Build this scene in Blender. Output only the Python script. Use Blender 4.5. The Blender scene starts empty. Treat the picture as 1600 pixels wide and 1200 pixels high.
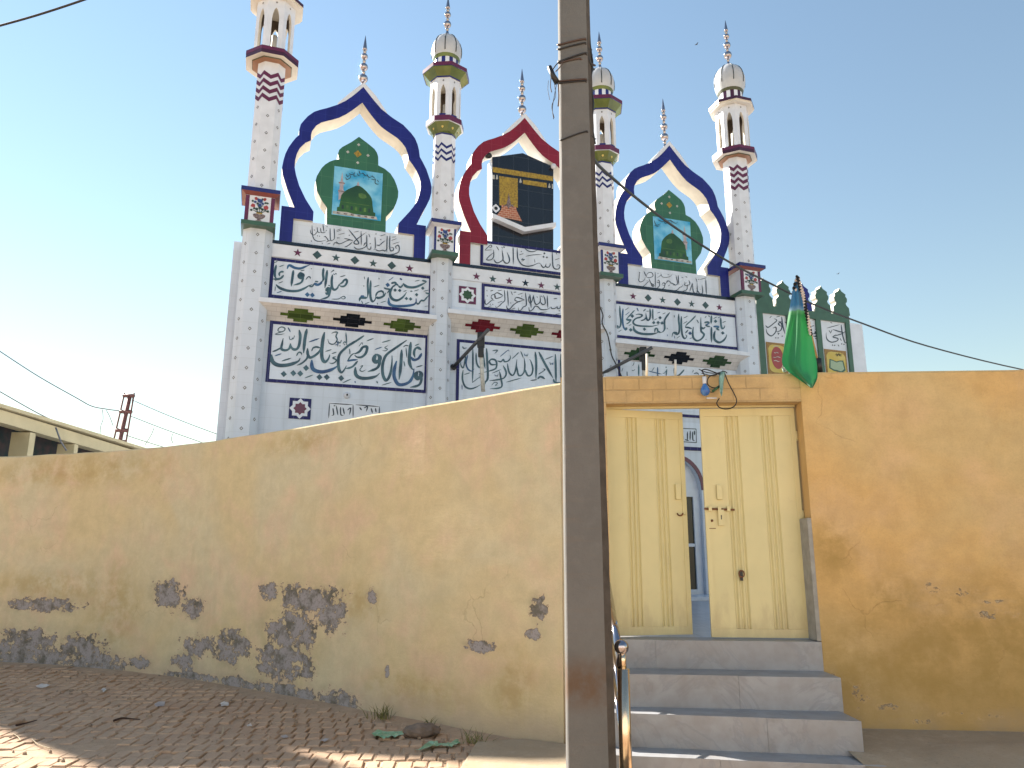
import bpy, bmesh, math, random
from mathutils import Vector, Matrix, noise
from mathutils.geometry import tessellate_polygon
random.seed(7)
S = bpy.context.scene
COL = S.collection
R = math.radians

# ------------------------------------------------------------------ camera model (photo pixels -> places on real planes)
F, CX, CY, PITCH, ROLL, EYE = 1190.0, 800.0, 600.0, R(13.0), R(0.2), 1.6
def ray(x, y):
    a, b = (x - CX) / F, -(y - CY) / F
    c, s = math.cos(ROLL), math.sin(ROLL)
    a, b = c * a - s * b, s * a + c * b
    cp, sp = math.cos(PITCH), math.sin(PITCH)
    return (a, cp - b * sp, sp + b * cp)
def atd(x, y, d):
    r = ray(x, y); t = d / r[1]
    return Vector((r[0] * t, d, EYE + r[2] * t))
def atz(x, y, z):
    r = ray(x, y); t = (z - EYE) / r[2]
    return Vector((r[0] * t, r[1] * t, z))
# the tiled front of the mosque: one vertical plane turned 18 degrees
YAW = math.atan(0.32992)
UX, UY = math.cos(YAW), math.sin(YAW)
FO = Vector((3.5375, 15.0, 0.0))
def FP(x, y, off=0.0):
    r = ray(x, y)
    px, py = FO.x + UY * off, FO.y - UX * off
    t = (px * UY - py * UX) / (r[0] * UY - r[1] * UX)
    q = (r[0] * t, r[1] * t, EYE + r[2] * t)
    return ((q[0] - px) * UX + (q[1] - py) * UY, q[2])

# ------------------------------------------------------------------ materials
def principled(name):
    m = bpy.data.materials.new(name); m.use_nodes = True
    nt = m.node_tree
    return m, nt, nt.nodes['Principled BSDF']
def rgb(c): return (c[0], c[1], c[2], 1.0)
def mat(name, col, rough=0.5, metal=0.0, var=0.12, scale=6.0, bump=0.0, bscale=40.0, col2=None, spec=0.5):
    m, nt, b = principled(name)
    b.inputs['Roughness'].default_value = rough
    b.inputs['Metallic'].default_value = metal
    b.inputs['Specular IOR Level'].default_value = spec
    tc = nt.nodes.new('ShaderNodeTexCoord')
    n = nt.nodes.new('ShaderNodeTexNoise'); n.inputs['Scale'].default_value = scale; n.inputs['Detail'].default_value = 6
    nt.links.new(tc.outputs['Object'], n.inputs['Vector'])
    mx = nt.nodes.new('ShaderNodeMix'); mx.data_type = 'RGBA'
    if col2 is None: col2 = tuple(max(0, c * (1 - var * 2)) for c in col)
    mx.inputs[6].default_value = rgb(col); mx.inputs[7].default_value = rgb(col2)
    rp = nt.nodes.new('ShaderNodeMapRange'); rp.inputs['From Min'].default_value = 0.35; rp.inputs['From Max'].default_value = 0.7
    nt.links.new(n.outputs['Fac'], rp.inputs['Value']); nt.links.new(rp.outputs['Result'], mx.inputs[0])
    nt.links.new(mx.outputs[2], b.inputs['Base Color'])
    if bump > 0:
        n2 = nt.nodes.new('ShaderNodeTexNoise'); n2.inputs['Scale'].default_value = bscale; n2.inputs['Detail'].default_value = 8
        nt.links.new(tc.outputs['Object'], n2.inputs['Vector'])
        bp = nt.nodes.new('ShaderNodeBump'); bp.inputs['Strength'].default_value = bump; bp.inputs['Distance'].default_value = 0.02
        nt.links.new(n2.outputs['Fac'], bp.inputs['Height']); nt.links.new(bp.outputs['Normal'], b.inputs['Normal'])
    return m
def tile_mat(name, col, grout, w=0.3, h=0.2, rough=0.18, mortar=0.004, var=0.06, offset=0.0, axes='xz', spec=0.5):
    m, nt, b = principled(name)
    b.inputs['Roughness'].default_value = rough; b.inputs['Specular IOR Level'].default_value = spec
    tc = nt.nodes.new('ShaderNodeTexCoord')
    sp = nt.nodes.new('ShaderNodeSeparateXYZ'); cb = nt.nodes.new('ShaderNodeCombineXYZ')
    nt.links.new(tc.outputs['Object'], sp.inputs[0])
    ax = {'x': 0, 'y': 1, 'z': 2}
    nt.links.new(sp.outputs[ax[axes[0]]], cb.inputs[0]); nt.links.new(sp.outputs[ax[axes[1]]], cb.inputs[1])
    br = nt.nodes.new('ShaderNodeTexBrick'); br.offset = offset; br.squash = 1.0
    br.inputs['Scale'].default_value = 1.0
    br.inputs['Brick Width'].default_value = w; br.inputs['Row Height'].default_value = h
    br.inputs['Mortar Size'].default_value = mortar; br.inputs['Mortar Smooth'].default_value = 0.3
    br.inputs['Color1'].default_value = rgb(col)
    br.inputs['Color2'].default_value = rgb([c * (1 - var) for c in col])
    br.inputs['Mortar'].default_value = rgb(grout)
    nt.links.new(cb.outputs[0], br.inputs['Vector'])
    n = nt.nodes.new('ShaderNodeTexNoise'); n.inputs['Scale'].default_value = 1.3; n.inputs['Detail'].default_value = 5
    nt.links.new(tc.outputs['Object'], n.inputs['Vector'])
    rp = nt.nodes.new('ShaderNodeMapRange'); rp.inputs['From Min'].default_value = 0.3; rp.inputs['From Max'].default_value = 0.75
    rp.inputs['To Min'].default_value = 1.0; rp.inputs['To Max'].default_value = 0.9
    nt.links.new(n.outputs['Fac'], rp.inputs['Value'])
    mpn = nt.nodes.new('ShaderNodeMapping'); mpn.inputs['Scale'].default_value = (5.0, 5.0, 0.5); nt.links.new(tc.outputs['Object'], mpn.inputs[0])
    n2 = nt.nodes.new('ShaderNodeTexNoise'); n2.inputs['Scale'].default_value = 1.0; n2.inputs['Detail'].default_value = 7; nt.links.new(mpn.outputs[0], n2.inputs['Vector'])
    rq = nt.nodes.new('ShaderNodeMapRange'); rq.inputs['From Min'].default_value = 0.48; rq.inputs['From Max'].default_value = 0.8; rq.inputs['To Min'].default_value = 1.0; rq.inputs['To Max'].default_value = 0.80
    nt.links.new(n2.outputs['Fac'], rq.inputs['Value'])
    mm = nt.nodes.new('ShaderNodeMath'); mm.operation = 'MULTIPLY'; nt.links.new(rp.outputs['Result'], mm.inputs[0]); nt.links.new(rq.outputs['Result'], mm.inputs[1]); rp = mm
    mu = nt.nodes.new('ShaderNodeVectorMath'); mu.operation = 'SCALE'
    nt.links.new(br.outputs['Color'], mu.inputs[0]); nt.links.new(rp.outputs[0], mu.inputs['Scale'])
    nt.links.new(mu.outputs[0], b.inputs['Base Color'])
    bp = nt.nodes.new('ShaderNodeBump'); bp.inputs['Strength'].default_value = 0.25; bp.inputs['Distance'].default_value = 0.004; bp.invert = True
    nt.links.new(br.outputs['Fac'], bp.inputs['Height']); nt.links.new(bp.outputs['Normal'], b.inputs['Normal'])
    return m

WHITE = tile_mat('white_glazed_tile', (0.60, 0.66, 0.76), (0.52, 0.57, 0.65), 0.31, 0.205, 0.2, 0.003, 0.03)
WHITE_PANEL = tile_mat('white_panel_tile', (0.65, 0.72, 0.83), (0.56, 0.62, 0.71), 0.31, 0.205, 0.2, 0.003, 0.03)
WHITE_PLAIN = mat('white_enamel', (0.66, 0.70, 0.78), 0.25, var=0.05)
CREAM = mat('cream_plaster', (0.66, 0.62, 0.55), 0.6, var=0.06, bump=0.08)
CREAM_TILE = tile_mat('cream_brick_tile', (0.68, 0.67, 0.66), (0.52, 0.50, 0.49), 0.16, 0.06, 0.4, 0.004, 0.07, 0.5)
NAVY = tile_mat('navy_border_tile', (0.014, 0.015, 0.11), (0.08, 0.09, 0.20), 0.155, 5.0, 0.4, 0.005, spec=0.25)
BLUE = tile_mat('cobalt_tile', (0.016, 0.022, 0.20), (0.03, 0.04, 0.26), 0.2, 0.2, 0.3, 0.003, 0.12, spec=0.3)
RED = tile_mat('crimson_tile', (0.22, 0.014, 0.035), (0.28, 0.04, 0.07), 0.2, 0.2, 0.3, 0.003, 0.12, spec=0.3)
GREEN_TILE = tile_mat('green_panel_tile', (0.035, 0.14, 0.075), (0.07, 0.20, 0.11), 0.2, 0.4, 0.22, 0.003, 0.15)
GREEN = mat('bottle_green', (0.045, 0.115, 0.075), 0.3, var=0.1)
OLIVE = tile_mat('olive_green_tile', (0.075, 0.125, 0.018), (0.11, 0.16, 0.04), 0.2, 0.06, 0.2, 0.003, 0.5)
MOSS = tile_mat('moss_green_tile', (0.028, 0.075, 0.022), (0.05, 0.10, 0.04), 0.2, 0.06, 0.2, 0.003, 0.4)
BLACKT = tile_mat('black_tile', (0.006, 0.006, 0.008), (0.02, 0.02, 0.03), 0.2, 0.06, 0.2, 0.003, 0.3)
REDT = tile_mat('dark_red_tile', (0.15, 0.008, 0.015), (0.2, 0.03, 0.04), 0.2, 0.06, 0.2, 0.003, 0.3)
DARKLINE = mat('dark_teal_tile', (0.006, 0.014, 0.03), 0.2)
MAROON = mat('maroon_tile', (0.115, 0.018, 0.06), 0.22, var=0.08)
MAROON_DARK = mat('dark_maroon_tile', (0.05, 0.012, 0.035), 0.22, var=0.08)
TERRA = mat('terracotta_paint', (0.30, 0.15, 0.085), 0.5, var=0.1)
CORBEL_GREEN = mat('corbel_green_tile', (0.13, 0.17, 0.045), 0.2, var=0.2, scale=3)
CHARCOAL_LINE = mat('dark_line_paint', (0.02, 0.03, 0.03), 0.4)
STUD = mat('grey_diamond_tile', (0.20, 0.20, 0.22), 0.3, var=0.25, scale=30)
INK = mat('teal_calligraphy_glaze', (0.014, 0.045, 0.075), 0.3, col2=(0.06, 0.14, 0.18), scale=5)
INK_BLUE = mat('blue_calligraphy_glaze', (0.012, 0.045, 0.15), 0.3, col2=(0.04, 0.14, 0.28), scale=5)
INK_DARK = mat('dark_calligraphy_glaze', (0.014, 0.025, 0.05), 0.3, col2=(0.04, 0.065, 0.095), scale=8)
TEAL_SHAPE = mat('slate_green_tile', (0.035, 0.075, 0.082), 0.3)
STEEL = mat('polished_steel', (0.40, 0.37, 0.39), 0.10, 1.0, var=0.05)
STEEL_WARM = mat('stainless_tube', (0.66, 0.63, 0.60), 0.14, 1.0, var=0.04)
KISWA = tile_mat('black_cloth_tile', (0.008, 0.011, 0.02), (0.035, 0.045, 0.06), 0.31, 0.35, 0.18, 0.004)
GOLD = mat('gold_embroidery_tile', (0.40, 0.27, 0.025), 0.3, col2=(0.16, 0.10, 0.01), scale=28)
BRICK_PIC = tile_mat('orange_brick_picture', (0.42, 0.13, 0.06), (0.55, 0.35, 0.25), 0.09, 0.045, 0.3, 0.006, 0.2, 0.5)
GALLERY_SHADE = mat('gallery_shade_brown', (0.13, 0.10, 0.08), 0.9, var=0.2)  # dark tone paints the shade inside the minaret galleries
BLACK = mat('black_paint', (0.012, 0.012, 0.013), 0.45)
SKYPIC = mat('printed_sky', (0.03, 0.30, 0.56), 0.25, col2=(0.28, 0.62, 0.80), scale=3.2)
DOMEPIC = mat('printed_green_dome', (0.010, 0.05, 0.018), 0.3, col2=(0.03, 0.115, 0.022), scale=3)
DOMELIGHT = mat('printed_dome_sheen', (0.10, 0.20, 0.035), 0.3, col2=(0.03, 0.09, 0.03), scale=9)
PALE = mat('printed_pale_stone', (0.50, 0.50, 0.47), 0.35, col2=(0.28, 0.29, 0.27), scale=14)
PINKISH = mat('printed_minaret', (0.45, 0.38, 0.40), 0.35, col2=(0.26, 0.24, 0.28), scale=20)
REDPAINT = mat('rose_red_glaze', (0.34, 0.05, 0.05), 0.3)
BLUEPAINT = mat('flower_blue_glaze', (0.03, 0.06, 0.22), 0.3)
LEAFPAINT = mat('leaf_black_glaze', (0.02, 0.05, 0.035), 0.3)
VASE = mat('vase_brown_glaze', (0.06, 0.035, 0.04), 0.3, col2=(0.28, 0.22, 0.22), scale=45)
YELLOWPIC = mat('yellow_picture_tile', (0.50, 0.36, 0.05), 0.3, col2=(0.58, 0.47, 0.14), scale=4)
BROWNGOLD = mat('brown_gold_frame', (0.22, 0.11, 0.02), 0.3, col2=(0.34, 0.2, 0.05), scale=30)

# ------------------------------------------------------------------ mesh builder
class MB:
    def __init__(s): s.v = []; s.f = []; s.mi = []; s.sm = []; s.mats = []; s.uv = {}
    def m(s, mt):
        if mt not in s.mats: s.mats.append(mt)
        return s.mats.index(mt)
    def face(s, pts, mt, smooth=False, uv=None):
        i = len(s.v); s.v += [tuple(p) for p in pts]
        s.f.append(tuple(range(i, i + len(pts)))); s.mi.append(s.m(mt)); s.sm.append(smooth)
        if uv: s.uv[len(s.f) - 1] = uv
    def mesh(s, verts, faces, mt, smooth=False):
        i = len(s.v); s.v += [tuple(p) for p in verts]; k = s.m(mt)
        for f in faces: s.f.append(tuple(i + a for a in f)); s.mi.append(k); s.sm.append(smooth)
    def box(s, x0, x1, y0, y1, z0, z1, mt, T=None):
        vs = [Vector((x, y, z)) for z in (z0, z1) for y in (y0, y1) for x in (x0, x1)]
        if T: vs = [T @ v for v in vs]
        s.mesh(vs, [(0, 2, 3, 1), (4, 5, 7, 6), (0, 1, 5, 4), (2, 6, 7, 3), (0, 4, 6, 2), (1, 3, 7, 5)], mt)
    def prism(s, poly, y0, y1, mt, side=None, back=True, T=None, backmat=None):
        """polygon in (x, z), front at y0 (towards the viewer, smaller y) and back at y1"""
        A = sum(poly[i - 1][0] * poly[i][1] - poly[i][0] * poly[i - 1][1] for i in range(len(poly)))
        if A < 0: poly = poly[::-1]
        tr = tessellate_polygon([[Vector((p[0], p[1], 0)) for p in poly]])
        fr = [Vector((p[0], y0, p[1])) for p in poly]; bk = [Vector((p[0], y1, p[1])) for p in poly]
        if T: fr = [T @ v for v in fr]; bk = [T @ v for v in bk]
        def ori(t):
            a, b, c = (poly[i] for i in t)
            return t if (b[0]-a[0])*(c[1]-a[1]) - (c[0]-a[0])*(b[1]-a[1]) > 0 else (t[0], t[2], t[1])
        tr = [ori(t) for t in tr]
        s.mesh(fr, [tuple(t) for t in tr], mt)
        if back: s.mesh(bk, [(t[0], t[2], t[1]) for t in tr], backmat or side or mt)
        n = len(poly)
        for i in range(n):
            j = (i + 1) % n
            s.mesh([fr[i], bk[i], bk[j], fr[j]], [(0, 1, 2, 3)], side or mt)
    def flat(s, poly, y, mt):
        A = sum(poly[i - 1][0] * poly[i][1] - poly[i][0] * poly[i - 1][1] for i in range(len(poly)))
        if A < 0: poly = poly[::-1]
        tr = tessellate_polygon([[Vector((p[0], p[1], 0)) for p in poly]])
        out = []
        for t in tr:
            a, b, c = (poly[i] for i in t)
            out.append(tuple(t) if (b[0]-a[0])*(c[1]-a[1]) - (c[0]-a[0])*(b[1]-a[1]) > 0 else (t[0], t[2], t[1]))
        s.mesh([(p[0], y, p[1]) for p in poly], out, mt)
    def frame(s, x0, x1, z0, z1, t, y0, y1, mt):
        s.prism([(x0, z0), (x1, z0), (x1 - t, z0 + t), (x0 + t, z0 + t)], y0, y1, mt)
        s.prism([(x1, z0), (x1, z1), (x1 - t, z1 - t), (x1 - t, z0 + t)], y0, y1, mt)
        s.prism([(x1, z1), (x0, z1), (x0 + t, z1 - t), (x1 - t, z1 - t)], y0, y1, mt)
        s.prism([(x0, z1), (x0, z0), (x0 + t, z0 + t), (x0 + t, z1 - t)], y0, y1, mt)
    def tube(s, pts, r, mt, n=8, caps=True, r2=None):
        pts = [Vector(p) for p in pts]; rings = []
        a = None
        for i, p in enumerate(pts):
            d = (pts[min(i + 1, len(pts) - 1)] - pts[max(i - 1, 0)]).normalized()
            if a is None: a = d.cross(Vector((0, 0, 1))) if abs(d.z) < 0.8 else d.cross(Vector((0, 1, 0)))
            else: a = a - d * a.dot(d)
            a.normalize(); b = a.cross(d)
            rr = r if r2 is None else r + (r2 - r) * i / max(1, len(pts) - 1)
            rings.append([p + (a * math.cos(k * 2 * math.pi / n) + b * math.sin(k * 2 * math.pi / n)) * rr for k in range(n)])
        vs = [v for q in rings for v in q]; fs = []
        for i in range(len(rings) - 1):
            for k in range(n):
                k2 = (k + 1) % n
                fs.append((i * n + k, i * n + k2, (i + 1) * n + k2, (i + 1) * n + k))
        if caps: fs.append(tuple(range(n))[::-1]); fs.append(tuple((len(rings) - 1) * n + k for k in range(n)))
        s.mesh(vs, fs, mt, True)
    def lathe(s, prof, c, mt, n=24, smooth=True, rot=0.0, mats=None):
        """prof: (radius, z)"""
        vs = []; 
        for r, z in prof:
            for k in range(n):
                a = rot + k * 2 * math.pi / n
                vs.append((c[0] + r * math.cos(a), c[1] + r * math.sin(a), c[2] + z))
        base = len(s.v); s.v += vs
        for i in range(len(prof) - 1):
            k0 = s.m(mats[i] if mats else mt)
            for k in range(n):
                k2 = (k + 1) % n
                s.f.append((base + i * n + k, base + i * n + k2, base + (i + 1) * n + k2, base + (i + 1) * n + k)); s.mi.append(k0); s.sm.append(smooth)
    def build(s, name, parent=None, label=None, bevel=0.0):
        me = bpy.data.meshes.new(name); me.from_pydata(s.v, [], s.f)
        for mt in s.mats: me.materials.append(mt)
        me.polygons.foreach_set('material_index', s.mi); me.polygons.foreach_set('use_smooth', s.sm)
        if s.uv:
            ul = me.uv_layers.new(name='UVMap')
            for fi, uv in s.uv.items():
                for li, q in zip(me.polygons[fi].loop_indices, uv): ul.data[li].uv = q
        me.update()
        o = bpy.data.objects.new(name, me); COL.objects.link(o)
        if parent: o.parent = parent
        if label: o['label'] = label
        if bevel > 0:
            bm = bmesh.new(); bm.from_mesh(me); bmesh.ops.remove_doubles(bm, verts=bm.verts, dist=1e-5)
            bmesh.ops.bevel(bm, geom=[e for e in bm.edges if len(e.link_faces) == 2 and e.calc_face_angle(0) > 0.5], offset=bevel, segments=2, affect='EDGES', profile=0.7)
            bm.to_mesh(me); bm.free()
        return o
def tag(o, label, cat, group=None):
    o['label'] = label; o['category'] = cat
    if group: o['group'] = group
    return o
def struct(o, label=None):
    o['kind'] = 'structure'
    if label: o['label'] = label
    return o
def empty(name, loc, rz=0.0):
    o = bpy.data.objects.new(name, None); COL.objects.link(o); o.location = loc; o.rotation_euler = (0, 0, rz); o.empty_display_size = 0.2
    return o
def dup(o, parent, delta=(0, 0, 0)):
    c = o.copy(); COL.objects.link(c); c.parent = parent
    c.location = Vector(o.location) + Vector(delta)
    for ch in list(o.children): dup(ch, c)
    return c
# ------------------------------------------------------------------ brush strokes: zoomed-view coordinates -> tile plane
def nums(t): return [tuple(float(a) for a in p.split(',')) for p in t.split()]
def crom(p, k=5):
    if len(p) < 3: 
        return [(p[0][0] + (p[1][0] - p[0][0]) * i / 4, p[0][1] + (p[1][1] - p[0][1]) * i / 4) for i in range(5)] if len(p) == 2 else p
    q = [p[0]] + p + [p[-1]]; out = []
    for i in range(1, len(q) - 2):
        a, b, c, d = q[i - 1], q[i], q[i + 1], q[i + 2]
        for j in range(k):
            t = j / k
            out.append(tuple(0.5 * (2 * b[m] + (c[m] - a[m]) * t + (2 * a[m] - 5 * b[m] + 4 * c[m] - d[m]) * t * t + (3 * b[m] - a[m] - 3 * c[m] + d[m]) * t ** 3) for m in (0, 1)))
    out.append(p[-1]); return out
def strokes(mb, text, view, off, mt, y, gain=1.0, alt=None):
    """each entry 'w:x,y x,y ...' is a pen stroke, 'oR:x,y ...' are rhombic dots; y is the tile face"""
    ox, oy, s = view
    P = lambda q: FP(ox + q[0] / s, oy + q[1] / s, off)
    k = 0
    for e in text.replace('\n', ' ').split(';'):
        e = e.strip()
        if not e: continue
        w, pts = e.split(':'); w = w.strip(); pts = nums(pts)
        yy = y - 0.003 - 0.0002 * k; k += 1
        m_ = alt if (alt and k % 7 == 3) else mt
        if w[0] == 'o':
            r = float(w[1:])
            for (x, z) in pts:
                mb.flat([P((x - r, z - r * .1)), P((x + r * .05, z - r)), P((x + r, z + r * .1)), P((x - r * .05, z + r))], yy, m_)
            continue
        w = float(w) * gain; c = crom(pts); n = len(c)
        L = [0.0]
        for i in range(1, n): L.append(L[-1] + math.hypot(c[i][0] - c[i - 1][0], c[i][1] - c[i - 1][1]))
        le, ri = [], []
        for i in range(n):
            a = c[max(0, i - 1)]; b = c[min(n - 1, i + 1)]
            dx, dy = b[0] - a[0], b[1] - a[1]; l = math.hypot(dx, dy) or 1
            t = L[i] / (L[-1] or 1)
            th = math.atan2(-dy, dx)
            ww = w * 0.5 * (0.8 + 0.28 * abs(math.sin(th - 0.6))) * min(1, 0.35 + t * 5) * min(1, 0.22 + (1 - t) * 3.2)
            nx, ny = -dy / l * ww, dx / l * ww
            le.append(P((c[i][0] + nx, c[i][1] + ny))); ri.append(P((c[i][0] - nx, c[i][1] - ny)))
        vs = [(p[0], yy, p[1]) for p in le] + [(p[0], yy, p[1]) for p in ri]
        mb.mesh(vs, [(i, i + 1, n + i + 1, n + i) for i in range(n - 1)], m_)
def zpoly(view, text, off):
    ox, oy, s = view
    return [FP(ox + x / s, oy + y / s, off) for x, y in nums(text)]
# ================================================================== THE MOSQUE (local x along the front, -y towards the street, z up)
mosque = empty('mosque', FO, YAW)
tag(mosque, 'white tiled mosque with slender minarets, three cusped arches and blue calligraphy panels', 'mosque')
MU = [-8.40, -5.155, -1.815, 1.42]           # centre lines of the four pilasters
BAY = [(MU[0], MU[1]), (MU[1], MU[2]), (MU[2], MU[3])]
MH = [0.245, 0.20, 0.20, 0.245]              # half widths
# --- main wall with the arched doorway cut out
dcx, dhw, dsp = -0.32, 0.525, 2.95
arcp = [(dcx + dhw * math.cos(a * math.pi / 16), dsp + 0.60 * math.sin(a * math.pi / 16)) for a in range(17)]
mb = MB()
mb.prism([(-8.78, 0.5), (-8.78, 6.94), (1.68, 6.94), (1.68, 0.5), (dcx + dhw, 0.5)] + arcp + [(dcx - dhw, 0.5)], 0.0, 0.40, WHITE)
mb.build('front_wall', mosque)
mb = MB(); mb.box(-8.0, 1.60, 0.401, 7.5, 0.5, 6.3, WHITE); mb.build('prayer_hall', mosque)
mb = MB(); mb.box(-8.1, 1.66, 0.41, 7.7, 6.301, 6.45, CREAM); mb.build('roof', mosque)
# upper wall standing forward over the coving
LIP = []
for (x, y) in ((551, 488), (790, 499), (1062, 547)): LIP.append(FP(x, y, 0.30)[1])
LIPZ = [5.80, 5.95, 5.70]; COVB = [5.56, 5.68, 5.43]
for i, (a, b) in enumerate(BAY):
    mb = MB()
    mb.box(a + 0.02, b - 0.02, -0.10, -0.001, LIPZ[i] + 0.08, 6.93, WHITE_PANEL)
    mb.build('upper_wall', mosque)
    # coving
    mb = MB(); zl, zb = LIPZ[i], COVB[i]; nr = 7
    mb.box(a + 0.10, b - 0.10, -0.315, -0.002, zl, zl + 0.078, WHITE_PLAIN)
    prof = []
    for k in range(nr + 1):
        t = k / nr; prof.append((-0.30 * (1 - t) ** 1.25 - 0.004, zl - (zl - zb) * t, a + 0.12 + 0.13 * t, b - 0.09 - 0.06 * t))
    for k in range(nr):
        p, q = prof[k], prof[k + 1]
        mb.face([(q[2], q[0], q[1]), (q[3], q[0], q[1]), (p[3], p[0], p[1]), (p[2], p[0], p[1])], CREAM_TILE)
        mb.face([(p[2], p[0], p[1]), (p[2], 0.0, p[1]), (q[2], 0.0, q[1]), (q[2], q[0], q[1])], CREAM_TILE)
        mb.face([(p[3], p[0], p[1]), (q[3], q[0], q[1]), (q[3], 0.0, q[1]), (p[3], 0.0, p[1])], CREAM_TILE)
    cor = mb.build('cornice', mosque)
    dm = [[(470, 490, OLIVE), (551, 500, BLACKT), (629, 509, OLIVE)], [(754.6, 507, REDT), (823.7, 515.5, OLIVE), (888, 523, REDT)], [(999.7, 547, MOSS), (1061.6, 555, BLACKT), (1121, 562, MOSS)]][i]
    for (x, y, mt) in dm:
        u = FP(x, y, 0.15)[0]; mb = MB()
        for k, hw in zip(range(1, 6), (0.115, 0.215, 0.335, 0.215, 0.115)):
            p, q = prof[k], prof[k + 1]
            e = 0.004
            F4 = [(u - hw, q[0] - e, q[1] - e), (u + hw, q[0] - e, q[1] - e), (u + hw, p[0] - e, p[1] - e), (u - hw, p[0] - e, p[1] - e)]
            mb.face(F4, mt)
        mb.build('stepped_diamond', cor)
    # dark line and star band
    mb = MB(); mb.box(a + 0.02, b - 0.02, -0.135, 0.25, 6.942, 7.0, DARKLINE); mb.build('dark_ledge', mosque)
    z0 = [6.70, 6.685, 6.64][i]
    mb = MB(); mb.box(a + 0.02, b - 0.02, -0.125, -0.101, z0, 6.938, WHITE_PLAIN); band = mb.build('star_band', mosque)
    def star(c, r, rr, n=5, rot=0):
        return [(c[0] + (r if k % 2 == 0 else rr) * math.sin(k * math.pi / n + rot), c[1] + (r if k % 2 == 0 else rr) * math.cos(k * math.pi / n + rot)) for k in range(2 * n)]
    seqs = [[(465, 395, 's', MAROON), (495.5, 398.5, 'd', TEAL_SHAPE), (525, 403, 's', TEAL_SHAPE), (554.5, 406.7, 'd', TEAL_SHAPE), (583, 411.7, 's', TEAL_SHAPE), (612, 415, 'd', TEAL_SHAPE), (640, 419.5, 's', MAROON)],
            [(744.4, 432, 's', MAROON), (770, 436, 's', TEAL_SHAPE), (795.6, 439, 's', MAROON), (821, 442.4, 's', DARKLINE), (845.6, 446, 's', MAROON), (870.4, 448.6, 's', TEAL_SHAPE), (895, 452.5, 's', MAROON)],
            [(989.2, 463, 's', MAROON), (1012.6, 465.5, 'd', TEAL_SHAPE), (1035.4, 469, 's', TEAL_SHAPE), (1058.3, 472, 'd', TEAL_SHAPE), (1080.6, 475, 's', TEAL_SHAPE), (1102.3, 477, 'd', TEAL_SHAPE), (1123.8, 480.4, 's', MAROON)]][i]
    for (x, y, k, mt) in seqs:
        c = FP(x, y, 0.125); mb = MB()
        if k == 's': mb.prism(star(c, 0.078, 0.032), -0.130, -0.1255, mt); mb.build('star', band)
        else: mb.prism([(c[0] - .08, c[1]), (c[0], c[1] - .08), (c[0] + .08, c[1]), (c[0], c[1] + .08)], -0.130, -0.1255, mt); mb.build('diamond', band)

# --- inscription panels
VA, VB, VC, VD = (410, 490, 9.229), (540, 500, 9.229), (415, 395, 11.43), (550, 405, 11.43)
VE, VF, VG, VH = (470, 340, 9.412), (745, 370, 11.43), (745, 435, 11.43), (705, 520, 8.889)
VI, VJ, VK, VL = (975, 415, 10.0), (950, 465, 14.545), (1045, 475, 13.333), (950, 545, 7.619)
TXT = {}
TXT['A'] = """14:180,295 250,272 310,250 325,215 280,193 235,215 228,252 290,262;10:178,297 240,304 322,290;15:368,200 405,268;
34:530,235 545,330 530,450 500,508 455,518 420,490 405,430;30:405,430 390,500 335,530 275,510 285,430 300,355;24:275,490 200,530 143,550;
9:385,325 395,370 420,375 432,345;9:432,345 440,370 460,330 455,310;38:642,220 612,370 593,572;19:672,410 822,358;
24:720,500 775,482 835,495;16:735,480 708,545;34:650,500 655,590 690,635 765,600 820,545 838,490;26:655,590 640,650 570,715 495,748;
46:130,590 145,690 220,742 330,747 440,722 520,685 545,640;18:490,612 522,560 560,570 565,602;17:178,612 276,578;18:278,686 416,642;
o45:308,872 445,860 545,865 630,785 822,917 928,917 1135,932;16:610,930 732,884;14:1158,1000 1280,944;
40:895,268 868,400 855,560 865,660 905,697 950,655 972,592;13:908,548 1000,518;44:712,668 715,770 760,822 860,842 980,815 1065,770 1095,735;
34:1330,395 1195,500 1115,585 1093,680 1103,800 1140,850 1180,810 1212,750;14:998,580 1070,556;18:1060,622 1015,640 1062,668 1048,702 1000,722 963,710;
15:1203,275 1215,430;13:1215,430 1185,408 1160,440;13:1140,380 1120,425 1088,400;13:1065,390 1090,440 1040,455;15:995,290 1030,270 1080,272 1060,330 1078,380 1030,440 965,430 940,365;o11:1085,465 1118,466 1182,447 1215,443;12:1258,520 1262,590"""
TXT['B'] = """30:268,225 140,310 -10,405;12:54,415 66,472;26:20,592 90,580 175,572;18:28,590 80,510 135,478;34:130,490 200,455 250,392 308,392 290,480 230,535 165,535 128,505;28:175,590 115,660 60,690 -5,702;
10:190,382 235,328 246,362;50:440,490 408,560 430,602 480,590 492,535 445,490;36:492,530 485,640 440,702 318,746;15:418,427 528,390;15:302,305 406,264;16:522,325 652,290;12:610,368 565,400 602,422 575,445 528,440;
40:140,680 145,780 200,832 310,842 430,815 492,765;12:208,672 246,660 205,720 240,742 296,716;35:882,292 740,390 602,490 552,570 530,680 540,800 580,872 622,832 652,740 668,610 668,512;
40:735,590 705,700 700,820 752,922 830,932 922,890 972,800 985,700;38:940,318 926,450 918,600 948,690 980,722;36:808,428 795,650 770,862;11:838,592 856,672;13:870,398 882,545;13:832,392 865,368 912,376;
30:1092,432 1040,400 1000,422 985,480 1000,545;34:1098,480 1050,555 980,575 930,520;15:998,372 1062,345;15:1013,682 1112,654;52:1040,740 1010,800 1040,842 1080,820 1085,770 1050,735;32:1085,780 1090,870 1050,942 928,972;
13:520,942 662,900;12:-5,886 78,854;13:133,880 140,912;13:448,880 460,918"""
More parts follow.
